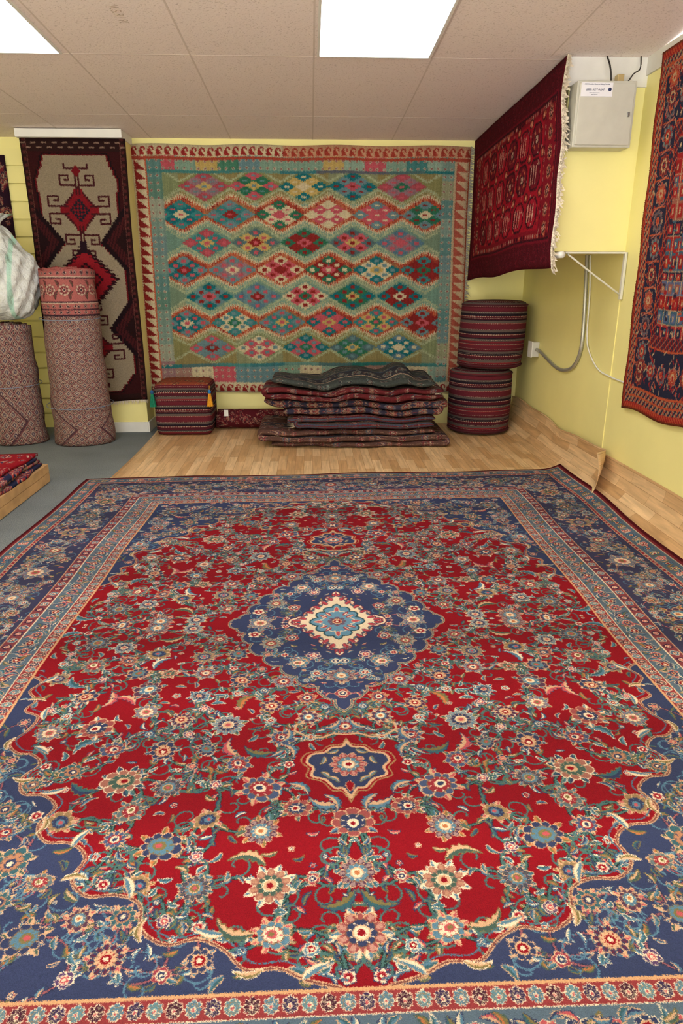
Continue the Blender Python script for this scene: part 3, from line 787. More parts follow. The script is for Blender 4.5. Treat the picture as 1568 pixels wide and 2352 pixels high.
part(fringe('fringe', [hf(1, i/260) for i in range(261)], lambda r: (-.1+.6*r.random(), -1, -.25-.4*r.random()), .055, .010, CREAMY, (0, 0, 1)), hr, 'shaggy cream end fringe')
rod = tube('hanging_rod', [(1.605, 4.66, 1.545), (1.605, 5.8, 1.545), (1.605, 6.95, 1.545)], .02, WHITE, 14); top(rod, 'round white rod under the yellow bulkhead', 'rod')

def wallrug_pattern():
    w, h, px = 1.7, 2.04, .003
    NV = C(38,40,60); OR = C(176,80,50); RD = C(150,36,38); BG_ = C(180,152,118); TL = C(60,92,112); PK = C(184,112,94)
    c = Cv(w, h, px, NV); rnd = random.Random(12)
    X, Y = np.meshgrid((np.arange(c.W)+.5)*px, (np.arange(c.H)+.5)*px); im = c.a
    D = np.minimum(np.minimum(X, w-X), np.minimum(Y*.75, (h-Y)*.75))
    im[D < .035] = RD; im[(D < .035) & ((X+Y) % .03 < .013)] = OR; im[D < .010] = C(120,60,40)
    m = (D >= .035) & (D < .10); im[m] = BG_*.85
    im[m & (((X+Y) % .034) < .012)] = RD; im[m & (((X-Y) % .051) < .016)] = NV; im[m & (np.abs(D-.068) < .004)] = OR
    for d0, d1, col in ((.10, .11, OR), (.11, .30, NV), (.30, .308, OR), (.308, .36, RD*.8)): im[(D >= d0) & (D < d1)] = col
    m = (D >= .308) & (D < .36); im[m & (((X*1.3+Y) % .045) < .02)] = NV; im[m & (((X-Y*1.2) % .06) < .014)] = PK*.8
    inn = D >= .36
    cols = [RD, RD*.9, NV, C(156,44,46), TL, RD, PK*.8, RD, NV, RD, C(84,96,130), RD]
    r2 = random.Random(4); y = 0
    while y < h:
        t = r2.choice([.03, .05, .08, .11]); a_ = r2.choice(cols); b_ = r2.choice(cols); sel = inn & (Y >= y) & (Y < y+t); im[sel] = a_
        if t > .035:
            im[sel & ((X % .09) < .05) & (np.abs(Y-y-t/2) < t*.33)] = b_; im[sel & ((X % .09) < .034) & ((X % .09) > .016) & (np.abs(Y-y-t/2) < t*.16)] = BG_
            im[sel & (((X+.02) % .09) < .007)] = BG_
        im[sel & (Y-y < .005)] = BG_*.9
        y += t
    S = [[OR, C(120,40,44), BG_, NV, RD], [OR, TL, RD, BG_, NV], [PK, TL, NV, OR, RD], [BG_, RD, OR, BG_, RD]]
    for k, y in enumerate(np.arange(.22, h-.15, .15)):
        for x in (.205, w-.205): c.rosette(x, y, .066, S[k % 4], 8); c.stroke([(x-.08, y+.075), (x+.08, y+.075)], .009, OR); c.stroke([(x-.06, y+.060), (x+.06, y+.090)], .008, PK)
    for k, x in enumerate(np.arange(.21, w-.15, .15)):
        c.rosette(x, .27, .060, S[k % 4], 8); c.rosette(x, h-.27, .060, S[k % 4], 8)
    for _ in range(2400):
        x, y = rnd.random()*w, rnd.random()*h; d = min(x, w-x, y*.75, (h-y)*.75)
        if .115 < d < .295:
            if min(abs(x-.205), abs(w-.205-x)) < .055: continue
            c.stroke([(x, y), (x+rnd.choice([-.022, 0, .022]), y+rnd.choice([-.022, .022]))], .009, rnd.choice([OR, PK, RD, RD, BG_]))
        elif d > .36 and rnd.random() < .45:
            a = rnd.choice([0, .02, .03]); c.rect(x, y, x+.012+a, y+.012+(.03-a)*.8, rnd.choice([BG_, OR, NV, TL, NV, RD, RD]))
    return jitter(im, 1)
WM = img_mat('red_navy_tribal_wool', wallrug_pattern(), 170, .5)
def wf(u, v):
    y = 4.46-1.55*u+.05*v*(1-u)+.008*math.sin(v*25)*(1 if u == 0 else 0)
    return (2.028+.004*math.sin(u*9)*math.sin(v*5), y, .60+2.02*v+.04*u*(1-v)+.012*math.sin(u*14)*(1-v)+.0*u)
wr = grid('hanging_rug', 40, 60, wf, WM, thick=.012)
top(wr, 'red, navy and orange tribal rug hanging flat on yellow wall', 'rug', rc=False)
part(fringe('fringe', [wf(0, i/160) for i in range(161)], lambda r: (-.1, 1, -.2), .016, .004, plain('orange_selvage', C(170,112,78), .95, var=.2, scale=40), (0, 0, 1)), wr, 'ragged orange-brown edge')

bz = img_mat('dark_border_wool', busy(.6, .9, .004, C(40,22,36), 8, [[C(150,120,100), C(110,40,46), C(40,30,50), C(180,150,120), C(90,30,40)]], 120, .05), 150, .4)
o = grid('hanging_rug', 10, 14, lambda u, v: (-3.35+.68*u, 6.918+.006*math.sin(u*7), 1.45+.98*v), bz, thick=.012)
top(o, 'dark patterned rug hanging on the yellow slatwall', 'rug', rc=False)

# ---------------------------------------------------------------- standing rolls
def roll_pattern():
    w, h, px = 1.4, 1.5, .0025
    c = Cv(w, h, px, C(160,140,126)); im = c.a
    X, Y = np.meshgrid((np.arange(c.W)+.5)*px, (np.arange(c.H)+.5)*px)
    DK = C(60,40,50); MD = C(112,64,70)
    A_, B_ = 1.4/22, .066
    gx = (X/A_) % 1-.5; gy = (Y/B_) % 1-.5
    d = np.abs(gx)+np.abs(gy)
    im[np.abs(d-.5) < .07] = MD; im[(d < .32)] = DK; im[d < .21] = C(178,158,142); im[d < .10] = C(112,42,50)
    gx2 = ((X/A_)+.5) % 1-.5; gy2 = ((Y/B_)+.5) % 1-.5; d2 = np.abs(gx2)+np.abs(gy2)
    im[d2 < .24] = C(76,62,80); im[d2 < .11] = C(188,168,150)
    big = (np.abs(((X/.7) % 1)-.5)*.7+np.abs(Y-.15)) ; m = np.abs(big-.26) < .008; im[m] = C(80,54,62)
    c.rect(0, 1.10, w, 1.5, C(164,96,92))
    for y0, y1, col in [(1.10, 1.115, DK), (1.15, 1.16, DK), (1.20, 1.21, C(184,158,142)), (1.21, 1.22, DK), (1.40, 1.41, DK), (1.41, 1.42, C(184,158,142)), (1.47, 1.5, C(130,40,44))]: c.rect(0, y0, w, y1, col)
    for k, x in enumerate(np.arange(.06, w, .115)):
        c.rosette(x, 1.31, .050, [C(100,46,54), C(186,158,140), C(128,52,58), C(190,164,146), DK], 8)
        c.leaf(x+.057, 1.27, 1.2, .08, .02, .2, C(110,52,58), C(88,74,58), DK); c.leaf(x+.057, 1.36, -1.2, .06, .02, .2, C(110,52,58), C(88,74,58), DK)
    for x in np.arange(.02, w, .055):
        for y in (1.18, 1.133, 1.445): c.rosette(x, y, .016, [DK, C(184,158,142), MD, DK, DK], 4)
    return jitter(im, 1)
RM = img_mat('mauve_trellis_wool', roll_pattern(), 120, .5)
def roll(name, cx, cy, rb, rt, h, label, vflip=0, lean=(0, 0), turns=5, group=None, sd=0):
    r0 = .06; n = turns*36
    L = [0]; pts = []
    for i in range(n+1):
        t = i/n; r = r0+(rt-r0)*t+ .004*math.sin(i*.7); a = t*turns*2*math.pi+.9
        pts.append((r, a))
        if i: L.append(L[-1]+r*2*math.pi*turns/n)
    def fn(u, v):
        r, a = pts[int(round(u*n))]
        s = 1+(rb/rt-1)*(1-v)**1.3+.025*math.sin(v*9+a+sd)*(1-v)
        s *= 1+.020*math.sin(v*19+a+sd)+.012*math.sin(v*33)
        z = h*v+(.012*math.sin(a*2.3)+.02*(1-u) if v > .98 else 0)
        return (cx+r*s*math.cos(a)+lean[0]*v, cy+r*s*.92*math.sin(a)+lean[1]*v, max(z, .006))
    o = grid(name, n, 40, fn, RM, lambda u, v: (L[int(round(u*n))]/1.4, (v*h)/1.5 if not vflip else (v*h*.72)/1.5), thick=.012)
    top(o, label, 'rolled rug', group, rc=False); return o
STRB = plain('blue_string', C(124,140,164), .6)
ra = roll('rolled_rug', -2.07, 6.30, .275, .235, 1.47, 'tall rolled mauve trellis rug with pink border standing upright', 0, (.0, .04), group='standing rolled rugs')
rb_ = roll('rolled_rug', -2.66, 6.34, .25, .225, 1.02, 'shorter rolled mauve trellis rug standing under the white sack', 1, group='standing rolled rugs', sd=2)
for o, cx, cy, zs, rr in ((ra, -2.07, 6.32, (1.08, .34), (.245, .276)), (rb_, -2.66, 6.34, (.52,), (.248,))):
    for z, r in zip(zs, rr):
        P = [(cx+r*1.035*math.cos(a), cy+r*.965*math.sin(a), z+.01*math.sin(a*1.0)) for a in [i*math.pi/12 for i in range(25)]]
        part(tube('string', P, .0028, STRB, 5, 2), o, 'pale blue tying string')

# ---------------------------------------------------------------- white sack
def sack_mat():
    m, nt, b = nodes_mat('woven_plastic_sack'); b.inputs['Roughness'].default_value = .4
    tc = nt.nodes.new('ShaderNodeTexCoord'); w = nt.nodes.new('ShaderNodeTexWave'); w.inputs['Scale'].default_value = 1.6; w.inputs['Distortion'].default_value = 1.2
    nt.links.new(tc.outputs['Object'], w.inputs['Vector'])
    r = nt.nodes.new('ShaderNodeValToRGB'); r.color_ramp.elements[0].position = .9; r.color_ramp.elements[1].position = .97
    r.color_ramp.elements[0].color = lin(C(216,222,220)); r.color_ramp.elements[1].color = lin(C(172,212,196))
    nt.links.new(w.outputs['Fac'], r.inputs['Fac']); nt.links.new(r.outputs['Color'], b.inputs['Base Color'])
    noise_bump(nt, b, 9, 1.0, .06); return m
def sack():
    def fn(u, v):
        a = u*2*math.pi; t = v*math.pi
        r = math.sin(t)**.52; z = -math.cos(t)
        fold = 1+.06*math.sin(a*3+z*2.5)+.06*math.sin(a*7+z*5)*abs(z)+.035*math.sin(a*13-z*9)+.015*math.sin(a*21+z*14)
        if z > .55: r *= 1-.40*(z-.55)/.45*(1-.3*math.sin(a*6))
        x = .325*r*fold*math.cos(a); y = .28*r*fold*math.sin(a)
        zz = 1.40+.335*z+.10*max(0, z-.72)/.28+.02*math.sin(a*2)*(1-abs(z))
        if z < -.85: zz = max(zz, 1.064)
        return (-2.63+x-.02*z, 6.30+y, zz)
    o = grid('sack', 96, 56, fn, sack_mat()); top(o, 'full white woven plastic sack resting on a rolled rug', 'sack', rc=False)
    def nf(u, v):
        a = u*2*math.pi; r = (.075-.05*math.sin(v*math.pi)*.8+.035*v)*(1+.22*math.sin(a*6))
        return (-2.615+r*math.cos(a)+.05*v, 6.28+r*math.sin(a), 1.785+.115*v)
    part(grid('sack_neck', 40, 8, nf, o.data.materials[0]), o, 'gathered tied sack mouth')
sack()

# ---------------------------------------------------------------- striped poufs
def stripes(w, h, px, seed, cols):
    c = Cv(w, h, px, cols[0]); y = 0; k = 0
    seq = [(.022, cols[0]), (.008, cols[3]), (.026, cols[1]), (.008, cols[2]), (.030, cols[4]), (.008, cols[3]), (.024, cols[2]), (.022, cols[1]), (.006, cols[4]), (.034, cols[0])]
    X = (np.arange(c.W)+.5)*px
    while y < h:
        t, col = seq[k % len(seq)]; j0 = int(y/px); j1 = min(c.H, int((y+t)/px)+1)
        c.a[j0:j1] = col
        if k % 3 == 2:
            jm = (j0+j1)//2; c.a[jm-1:jm+1, (X % .02) < .011] = C(176,160,140)
            c.a[j0:jm-1, (X % .012) < .006] = col*.7
        if k % len(seq) == 5: c.a[j0:j1, (X % .026) < .013] = C(190,172,150)
        y += t; k += 1
    return jitter(c.a, 1)
SCOL = [C(96,36,46), C(92,82,78), C(36,28,38), C(132,44,48), C(78,30,40)]
SM = img_mat('striped_kilim_cloth', stripes(.6, .6, .002, 1, SCOL), 200, .4)
PIP = plain('maroon_piping', C(74,30,38), .9)
def pouf(cx, cy, z0, r, h, ang, lean, label):
    prof = [(0, 0), (.80, 0), (.93, .02), (.985, .07), (1.0, .2), (1.01, .5), (1.0, .8), (.985, .92), (.93, .965), (.80, .985), (.5, .995), (.2, 1.0), (0, 1.0)]
    n = 56; N = len(prof)-1
    ds = [0]
    for a, b_ in zip(prof[:-1], prof[1:]): ds.append(ds[-1]+math.hypot((b_[0]-a[0])*r, (b_[1]-a[1])*h))
    def fn(u, v):
        k = int(round(v*N)); a = u*2*math.pi+ang; pr, pz = prof[k]
        rr = r*pr*(1+.012*math.sin(a*3+pz*4)+.008*math.sin(a*5))
        return (cx+rr*math.cos(a)+lean*pz, cy+rr*math.sin(a), z0+h*pz)
    o = grid('pouf', n, N, fn, SM, lambda u, v: (u*2*math.pi*r/.5, ds[int(round(v*N))]/.5))
    top(o, label, 'pouf', 'round striped poufs')
    for zz in (.055, .93):
        P = [(cx+r*.985*math.cos(a)+lean*zz, cy+r*.985*math.sin(a), z0+h*zz) for a in [i*math.pi/16 for i in range(33)]]
        part(tube('piping', P, .008, PIP, 6, 2), o)
pouf(1.60, 6.60, .010, .292, .60, 0, .0, 'round striped kilim pouf standing on the floor')
pouf(1.67, 6.60, .614, .298, .605, 1.0, .02, 'round striped kilim pouf stacked on another pouf')

def cube_pouf():
    x0, x1, y0, y1, z0, z1 = -1.45, -.94, 6.46, 6.93, .008, .49
    bm = bmesh.new(); bmesh.ops.create_cube(bm, size=1)
    bmesh.ops.subdivide_edges(bm, edges=bm.edges[:], cuts=9, use_grid_fill=True)
    uvl = bm.loops.layers.uv.new('UVMap')
    for f in bm.faces:
        n = f.normal
        for l in f.loops:
            c = l.vert.co
            if abs(n.z) > .5: l[uvl].uv = ((c.x+.5)*.8, (c.y+.5)*.8); f.material_index = 1
            elif abs(n.y) > .5: l[uvl].uv = (c.x*.95, (c.z+.5)*.95)
            else: l[uvl].uv = (c.y*.95, (c.z+.5)*.95)
    for v in bm.verts:
        x, y, z = v.co.x*2, v.co.y*2, v.co.z*2
        p = 14; L = (abs(x)**p+abs(y)**p+abs(z)**p)**(1/p)
        x, y, z = x/L, y/L, z/L
        if z > .9: z += .04*(1-x*x)*(1-y*y)
        bl = 1+.025*(1-z*z)*.8
        v.co = Vector(((x0+x1)/2+x*bl*(x1-x0)/2, (y0+y1)/2+y*bl*(y1-y0)/2, (z0+z1)/2+z*(z1-z0)/2))
    me = bpy.data.meshes.new('pouf'); bm.to_mesh(me); bm.free()
    for p in me.polygons: p.use_smooth = True
    me.materials.append(SM)
    me.materials.append(img_mat('orange_cloth_top', busy(.5, .5, .003, C(140,70,50), 6, [[C(176,110,66), C(110,40,40), C(56,64,56), C(184,148,96), C(84,36,40)]], 120, .03), 200, .4))
    o = bpy.data.objects.new('pouf', me); COL.objects.link(o)
    top(o, 'square striped kilim cube pouf with corner tassels', 'pouf')
    for x, col, hd in ((x0-.005, C(24,120,92), C(40,90,140)), (x1+.005, C(214,150,40), C(40,120,190))):
        cm = plain('tassel_thread', col, .9, var=.2, scale=60); hm = plain('tassel_head', hd, .8)
        def tn_(u, v):
            a = u*2*math.pi; r = (.010+.016*v)*(1+.25*math.sin(a*7)); return (x+r*math.cos(a), y0-.022+r*math.sin(a), z1-.085-.12*v)
        ts = grid('tassel', 28, 6, tn_, cm); part(ts, o, 'hanging thread tassel')
        def hn(u, v):
            a = u*2*math.pi; t_ = v*math.pi; return (x+.016*math.sin(t_)*math.cos(a), y0-.022+.016*math.sin(t_)*math.sin(a), z1-.072-.02*math.cos(t_))
        h_ = grid('tassel_head', 12, 8, hn, hm); h_.parent = ts
        tr = tube('tassel_cord', [(x, y0-.004, z1-.02), (x, y0-.018, z1-.04), (x, y0-.022, z1-.06)], .003, cm, 5, 3); tr.parent = ts
cube_pouf()

# ---------------------------------------------------------------- small lying roll with paper tag
BM1 = img_mat('maroon_small_rug', busy(.8, .8, .004, C(84,26,34), 31, [[C(160,126,108), C(56,24,34), C(130,52,50), C(170,140,116), C(60,30,40)], [C(56,24,34), C(120,40,46), C(160,126,108), C(56,24,34), C(150,100,76)]], 260, .035), 160, .6)
def lroll(name, x0, x1, cy, r, mat, label):
    turns = 4; n = turns*24
    pts = []; L = [0]
    for i in range(n+1):
        t = i/n; rr = .02+(r-.02)*t; a = t*turns*2*math.pi-1.2; pts.append((rr, a))
        if i: L.append(L[-1]+rr*2*math.pi*turns/n)
    def fn(u, v):
        rr, a = pts[int(round(u*n))]
        return (x0+(x1-x0)*v+.01*math.sin(a)*(1 if v < .01 else 0), cy+rr*math.cos(a)*1.1, r*.93+.014+rr*math.sin(a)*.93)
    o = grid(name, n, 8, fn, mat, lambda u, v: (L[int(round(u*n))]/.8, v*(x1-x0)/.8), thick=.010, off=-1); return top(o, label, 'rolled rug', rc=False)
lr = lroll('rolled_rug', -.92, -.10, 6.78, .105, BM1, 'small rolled maroon rug lying on floor with white tag')
part(box('paper_tag', (-.84, 6.662, .15), (-.80, 6.666, .21), WHITE), lr, 'small white paper tag')

# ---------------------------------------------------------------- folded pile
def pilepat(bg, seed, S, band):
    c = Cv(1.2, 1.2, .004, bg); rnd = random.Random(seed)
    for y in (0, .4, .8):
        c.rect(0, y+.04, 1.2, y+.17, band); c.rect(0, y+.03, 1.2, y+.042, C(156,136,116)); c.rect(0, y+.168, 1.2, y+.18, C(60,74,96)); c.rect(0, y+.20, 1.2, y+.208, C(150,124,108))
        for i in range(9): c.rosette(.067+i*.1333, y+.105, rnd.uniform(.035, .052), S[i % len(S)], 8)
        for i in range(22): c.leaf(.0+i*.055, y+.105+rnd.uniform(-.05, .05), rnd.random()*3, .06, .018, .2, *rnd.choice([(s[1], s[3], s[2]) for s in S]))
    for _ in range(420):
        x, y = rnd.random()*1.2, rnd.random()*1.2
        if (y % .4) < .2: continue
        if rnd.random() < .5: c.rosette(x, y, rnd.uniform(.015, .035), rnd.choice(S), 6)
        else: c.leaf(x, y, rnd.random()*6.28, .07, .02, .2, *rnd.choice([(s[1], s[0], s[2]) for s in S]))
    return jitter(c.a, 1)
GS = [[C(156,136,116), C(66,72,88), C(122,44,48), C(150,130,108), C(50,50,70)], [C(140,116,100), C(114,40,46), C(62,42,50), C(170,146,126), C(60,40,40)], [C(58,40,50), C(136,110,90), C(110,38,44), C(140,118,98), C(54,66,90)]]
GT = [[C(108,122,114), C(44,46,52), C(98,70,62), C(124,126,116), C(44,44,56)], [C(46,50,56), C(112,118,110), C(84,48,48), C(116,118,104), C(46,46,54)]]
FM = [img_mat('folded_taupe_wool', pilepat(C(84,60,54), 41, GS, C(56,52,58)), 70, 1.0, 1.05),
      img_mat('folded_maroon_wool', pilepat(C(102,30,38), 42, GS, C(50,48,66)), 70, 1.0, 1.05),
      img_mat('folded_teal_wool', pilepat(C(64,70,68), 43, GT, C(50,50,56)), 70, 1.0),
      img_mat('folded_brown_wool', pilepat(C(92,36,40), 44, GS, C(76,66,62)), 70, 1.0, 1.05)]
def dz(x, y, z):
    return z*(1+.040*math.sin(3.1*x+2.2+z*2.5)+.035*math.sin(7.3*x+2*y+1-z*4)+.022*math.sin(13*x+z*6)+.010*math.sin(23*x+z*15))-.05*z*max(0, x-.8)/.4
def folded(x0, x1, y0, y1, zb, n, th, mat, seed, startL=True, mound=None, label=''):
    rr = random.Random(seed*7+1); path = []
    left = startL
    for i in range(n):
        z = zb+th*(i+.5); a = x0+rr.uniform(-.03, .05) if i else (x0+rr.uniform(.02, .14)); b_ = x1+rr.uniform(-.09, .02)
        xs = [a+(b_-a)*k/48 for k in range(49)]
        if not left: xs = xs[::-1]
        for x in xs: path.append((x, z))
        if i < n-1:
            cx = xs[-1]; s = 1 if left else -1; fr_ = th*.5
            for k in range(1, 10):
                t = k/10*math.pi; path.append((cx+s*fr_*1.3*math.sin(t), z+fr_-fr_*math.cos(t)))
        left = not left
    N = len(path); hw = th*.5*.88; M = 24; V = []; F = []; U = []
    nor = []; Ls = [0]
    for i in range(N):
        p = path[max(0, i-1)]; q = path[min(N-1, i+1)]; dx, dy = q[0]-p[0], q[1]-p[1]; l = math.hypot(dx, dy)+1e-9
        nor.append((-dy/l, dx/l))
        if i: Ls.append(Ls[-1]+math.hypot(path[i][0]-path[i-1][0], path[i][1]-path[i-1][1]))
    ts = []; rd = th*.62
    for j in range(9): th_ = math.pi/2*(1-j/9); ts.append((y0+rd*(1-math.sin(th_)), math.cos(th_), th_))
    for j in range(M-9): ts.append((y0+rd+(y1-y0-rd)*(j/(M-10)), 1.0, 0))
    for (y, tp, an) in ts:
        for side in (1, -1):
            for i in range(N):
                i_ = i if side == 1 else N-1-i
                x, z = path[i_]; nx, nz = nor[i_]
                e_ = min(1, (min(i_, N-1-i_)/3.0)**.6+.30)
                w = hw*max(tp, .08)*e_*(1+.10*math.sin(x*5+seed*2.1+i_*.02))
                lay = min(n-1, max(0, (z-zb)/th))
                yo = y+.030*math.sin(x*3.1+lay*1.7+seed*2)+.020*math.sin(x*8+lay*2.1+seed)+.012*math.sin(x*19+lay+seed)+.030*math.sin(lay*2.4+seed*1.9)
                X = x+nx*w*side; Z = z+nz*w*side
                if mound: Z += mound(X, yo)
                V.append((X, yo, dz(X, yo, Z)))
                arc = an*rd
                vv = (y0+rd-arc) if an > 0 else y
                if side == -1: vv = 2*(y0)-vv
                U.append((Ls[i_]/1.2+seed*.13, vv/1.2+seed*.27))
    R2 = 2*N
    for j in range(len(ts)-1):
        for i in range(R2):
            F.append((j*R2+i, j*R2+(i+1) % R2, (j+1)*R2+(i+1) % R2, (j+1)*R2+i))
    for i in range(N-1):
        F.append((i, R2-1-i, R2-2-i, i+1))
        b0 = (len(ts)-1)*R2; F.append((b0+i, b0+i+1, b0+R2-2-i, b0+R2-1-i))
    o = mesh_obj('folded_rug', V, F, mat, True, U)
    return top(o, label, 'folded rug', 'pile of folded rugs', rc=False)
f1 = folded(-.40, 1.13, 5.90, 6.62, .012, 3, .050, FM[0], 1, True, None, 'folded taupe patterned wool rug at the bottom of pile')
f2 = folded(-.24, 1.14, 5.93, 6.60, .172, 2, .052, FM[3], 2, False, None, 'thick folded brown and maroon patterned rug in pile')
f3 = folded(-.38, 1.15, 5.92, 6.60, .286, 2, .060, FM[1], 3, True, None, 'folded dark maroon patterned rug in pile')
f5 = folded(-.43, 1.12, 5.96, 6.58, .416, 2, .050, FM[3], 5, False, None, 'folded maroon rug under the grey-green top rug')
def sst(a, b_, x):
    t = max(0, min(1, (x-a)/(b_-a))); return t*t*(3-2*t)
def md_(x, y):
    return (.012*sst(-.35, .1, x)+.045*sst(.1, .55, x)+.02*sst(.62, .8, x)-.074*sst(.84, .93, x)+.008*math.sin(x*9)+.008)*sst(5.98, 6.25, y)
f6 = folded(-.36, 1.08, 5.99, 6.56, .530, 1, .056, FM[2], 6, True, md_, 'folded grey-green rug draped on top of pile')
def fr_at(parent, x, y0, y1, z, sx, seed):
    rts = [(x, y0+(y1-y0)*i/60, dz(x, y0, z+.02*math.sin(i*.5))) for i in range(61)]
    part(fringe('fringe', rts, lambda r: (sx, -.3, -.35+.5*r.random()), .07, .010, CREAMY, (0, 1, 0), seed), parent, 'frayed cream fringe')
fr_at(f6, 1.01, 6.02, 6.50, .56, 1, 1); fr_at(f5, 1.06, 5.98, 6.5, .47, 1, 2); fr_at(f2, -.14, 5.93, 6.5, .20, -1, 3); fr_at(f1, 1.09, 5.93, 6.4, .05, 1, 4)

# ---------------------------------------------------------------- low wooden platform with flat rugs
WOOD = plain('raw_pine', C(196,158,112), .7, var=.22, scale=9, bump=.3)
pl = box('wooden_platform', (-3.3, 2.6, .115), (-1.93, 4.93, .135), WOOD, .003); top(pl, 'low raw pine platform carrying flat rugs', 'platform', rc=False)
part(box('side_board', (-1.93, 2.6, .004), (-1.905, 4.96, .070), WOOD, .003), pl); part(box('side_board', (-1.93, 2.6, .073), (-1.903, 4.955, .135), WOOD, .003), pl); part(box('end_board', (-3.3, 4.935, .004), (-1.93, 4.96, .135), WOOD, .003), pl)
part(box('side_board', (-3.32, 2.6, .004), (-3.30, 4.96, .135), WOOD, .003), pl)
def flat(z, x1, y1, mat, lab, s):
    def fn(u, v):
        x = -3.25+(x1+3.25)*u; y = 2.7+(y1-2.7)*v
        return (x+.018*math.sin(y*6+s)+.006*math.sin(y*21+s), y+.014*math.sin(x*5+s), z+.0015*math.sin(x*4)*math.sin(y*5))
    o = grid('flat_rug', 26, 60, fn, mat, lambda u, v: (u*1.5, v*2), thick=.018); top(o, lab, 'rug', 'rugs stacked on the platform', rc=False)
RS = [[C(200,170,144), C(140,20,36), C(40,50,90), C(200,170,144), C(120,20,40)], [C(40,44,80), C(170,54,54), C(200,160,134), C(40,44,80), C(180,54,54)]]
B1 = img_mat('bright_red_wool', busy(1.2, 1.2, .004, C(140,24,36), 51, RS, 300, .04), 140, .6)
B2 = img_mat('navy_red_wool', busy(1.2, 1.2, .004, C(40,42,70), 52, RS, 500, .04), 140, .6)
B3 = img_mat('cream_red_wool', busy(1.2, 1.2, .004, C(140,112,96), 53, RS, 500, .04), 140, .6)
flat(.147, -1.915, 4.90, B2, 'navy and red flat rug on the pine platform', 0)
flat(.170, -1.935, 4.92, B3, 'cream and red flat rug in platform stack', 2)
flat(.193, -1.93, 4.88, B2, 'navy and red flat rug in platform stack', 1)
flat(.216, -1.965, 4.90, B1, 'bright red patterned flat rug on top of stack', 4)

# ---------------------------------------------------------------- electrical panel, bracket, conduit, wires
GM = plain('grey_enamel', C(196,194,180), .35, var=.05, scale=14)
ep = box('electrical_panel', (1.580, 4.60, 2.148), (1.935, 4.733, 2.50), GM, .004); top(ep, 'grey metal electrical panel box with paper sticker', 'electrical panel')
part(box('panel_door', (1.592, 4.590, 2.160), (1.923, 4.601, 2.488), GM, .004), ep)
part(box('latch', (1.890, 4.580, 2.31), (1.903, 4.591, 2.335), plain('steel', C(150,150,148), .3, .8), .002), ep, 'small steel latch')
ls = box('sticker', (1.600, 4.5875, 2.415), (1.787, 4.5902, 2.487), plain('paper', C(232,232,236), .6)); part(ls, ep, 'white printed paper sticker')
INK = plain('blue_ink', C(50,60,100), .6)
def line(s, x, z, size):
    M_ = Matrix.Translation((x, 4.5868, z)) @ Matrix.Rotation(math.pi/2, 4, 'X')
    t_ = text_mesh('lettering', s, size, INK, M_); t_.parent = ls
line('ABC Canadian Electrical Safety Permits', 1.692, 2.478, .0095); line('(888) ADT-ASAP', 1.684, 2.450, .0155); line('24 hour electrical service', 1.680, 2.434, .006)
line('(555) 427-2727', 1.680, 2.424, .006)
dk = tube('sticker_seal', [(1.770, 4.5868, 2.452), (1.770, 4.5862, 2.452)], .010, INK, 16, 1); dk.parent = ls
DKW = plain('black_cable', C(50,44,40), .6)
for P, r_ in (([(1.78, 4.71, 2.650), (1.78, 4.66, 2.60), (1.79, 4.65, 2.55), (1.80, 4.66, 2.505)], .005), ([(1.98, 4.70, 2.65), (1.97, 4.67, 2.58), (1.93, 4.66, 2.55), (1.905, 4.68, 2.505)], .004)):
    top(tube('cable', P, r_, DKW, 6, 6), 'loose dark cable entering the electrical panel', 'cable', 'loose cables above the panel', rc=False)
cn = box('cable_connector', (1.83, 4.64, 2.501), (1.87, 4.69, 2.545), plain('brass', C(190,170,120), .4, .5), .004); top(cn, 'small brass cable clamp on top of panel', 'cable clamp')
BW = plain('bracket_white', C(222,220,206), .4)
bk = box('shelf_bracket', (2.030, 4.70, 1.27), (2.046, 4.73, 1.562), BW, .002); top(bk, 'white steel shelf bracket under the bulkhead', 'shelf bracket')
part(box('bracket_arm', (1.64, 4.70, 1.552), (2.03, 4.73, 1.564), BW, .002), bk)
part(tube('bracket_brace', [(1.66, 4.715, 1.549), (1.85, 4.715, 1.42), (2.032, 4.715, 1.30)], .006, BW, 8, 2), bk)
CD = plain('galvanised_conduit', C(186,186,176), .35, .6)
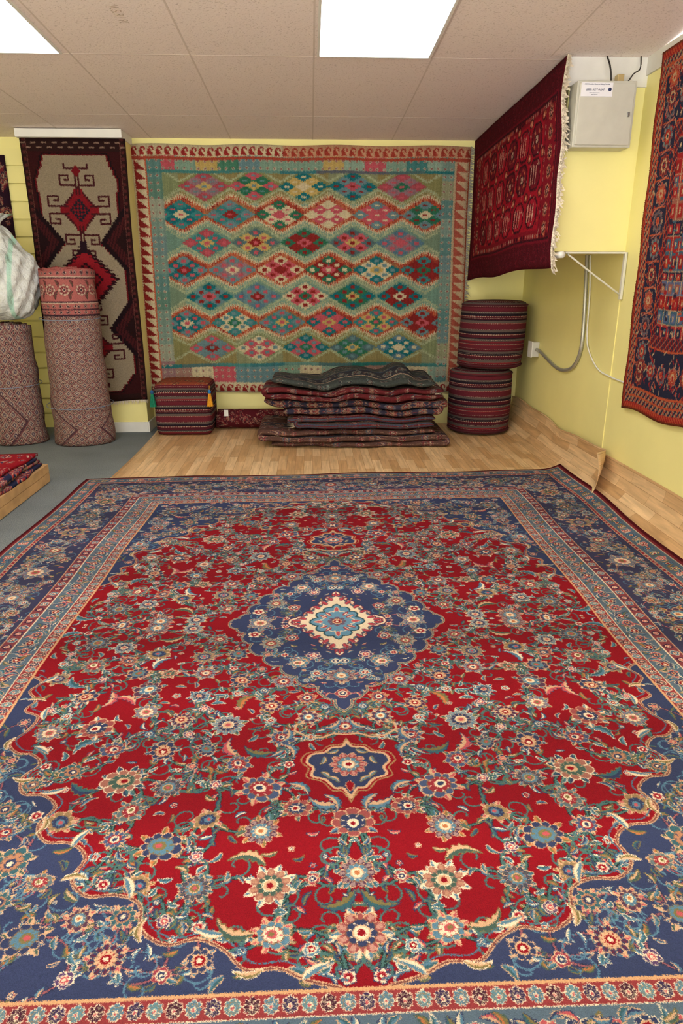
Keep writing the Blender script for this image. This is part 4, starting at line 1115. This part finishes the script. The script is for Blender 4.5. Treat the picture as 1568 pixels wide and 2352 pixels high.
cd = tube('flexible_conduit', [(2.035, 5.37, 1.566), (2.035, 5.34, 1.38), (2.035, 5.31, 1.2), (2.035, 5.29, 1.0), (2.035, 5.31, .86), (2.035, 5.42, .75), (2.035, 5.60, .70), (2.035, 5.8, .70), (2.035, 6.05, .745), (2.029, 6.25, .79), (2.022, 6.318, .795)], .013, CD, 10, 14, 1)
top(cd, 'grey flexible metal conduit looping along yellow wall', 'conduit', rc=False)
cd2 = tube('cable', [(2.030, 5.30, 1.562), (2.034, 5.24, 1.3), (2.040, 5.22, 1.0), (2.040, 5.13, .88), (2.040, 4.95, .79), (2.040, 4.75, .765), (2.040, 4.50, .757)], .0055, WHITE, 6, 8)
top(cd2, 'thin white cable running down the yellow wall', 'cable', rc=False)
jb = box('outlet_box', (1.985, 6.32, .73), (2.048, 6.43, .86), plain('outlet_metal', C(206,206,200), .4, .2), .005); top(jb, 'small metal outlet box fed by flexible conduit', 'outlet box')
part(box('cover_plate', (1.978, 6.315, .725), (1.9855, 6.435, .865), WHITE, .002), jb, 'white cover plate')

# ---------------------------------------------------------------- world + camera
w = bpy.data.worlds.new('shop_ambient'); scene.world = w; w.use_nodes = True
wn = w.node_tree; bg = wn.nodes['Background']
bg.inputs['Color'].default_value = (1, .975, .955, 1)
tcw = wn.nodes.new('ShaderNodeTexCoord'); sx = wn.nodes.new('ShaderNodeSeparateXYZ'); mrw = wn.nodes.new('ShaderNodeMapRange')
wn.links.new(tcw.outputs['Generated'], sx.inputs['Vector']); wn.links.new(sx.outputs['Z'], mrw.inputs['Value'])
mrw.inputs['From Min'].default_value = -.35; mrw.inputs['From Max'].default_value = .12; mrw.inputs['To Min'].default_value = 13.0; mrw.inputs['To Max'].default_value = 2.1
wn.links.new(mrw.outputs['Result'], bg.inputs['Strength'])
cam = bpy.data.cameras.new('camera'); cam.sensor_fit = 'VERTICAL'; cam.sensor_height = 36; cam.lens = 36*1600/2352
cam.clip_start = .05; cam.clip_end = 60
co = bpy.data.objects.new('camera', cam); COL.objects.link(co)
co.location = (0, 0, 1.4); co.rotation_euler = (math.radians(90-18.52), 0, math.radians(-2.444))
scene.camera = co
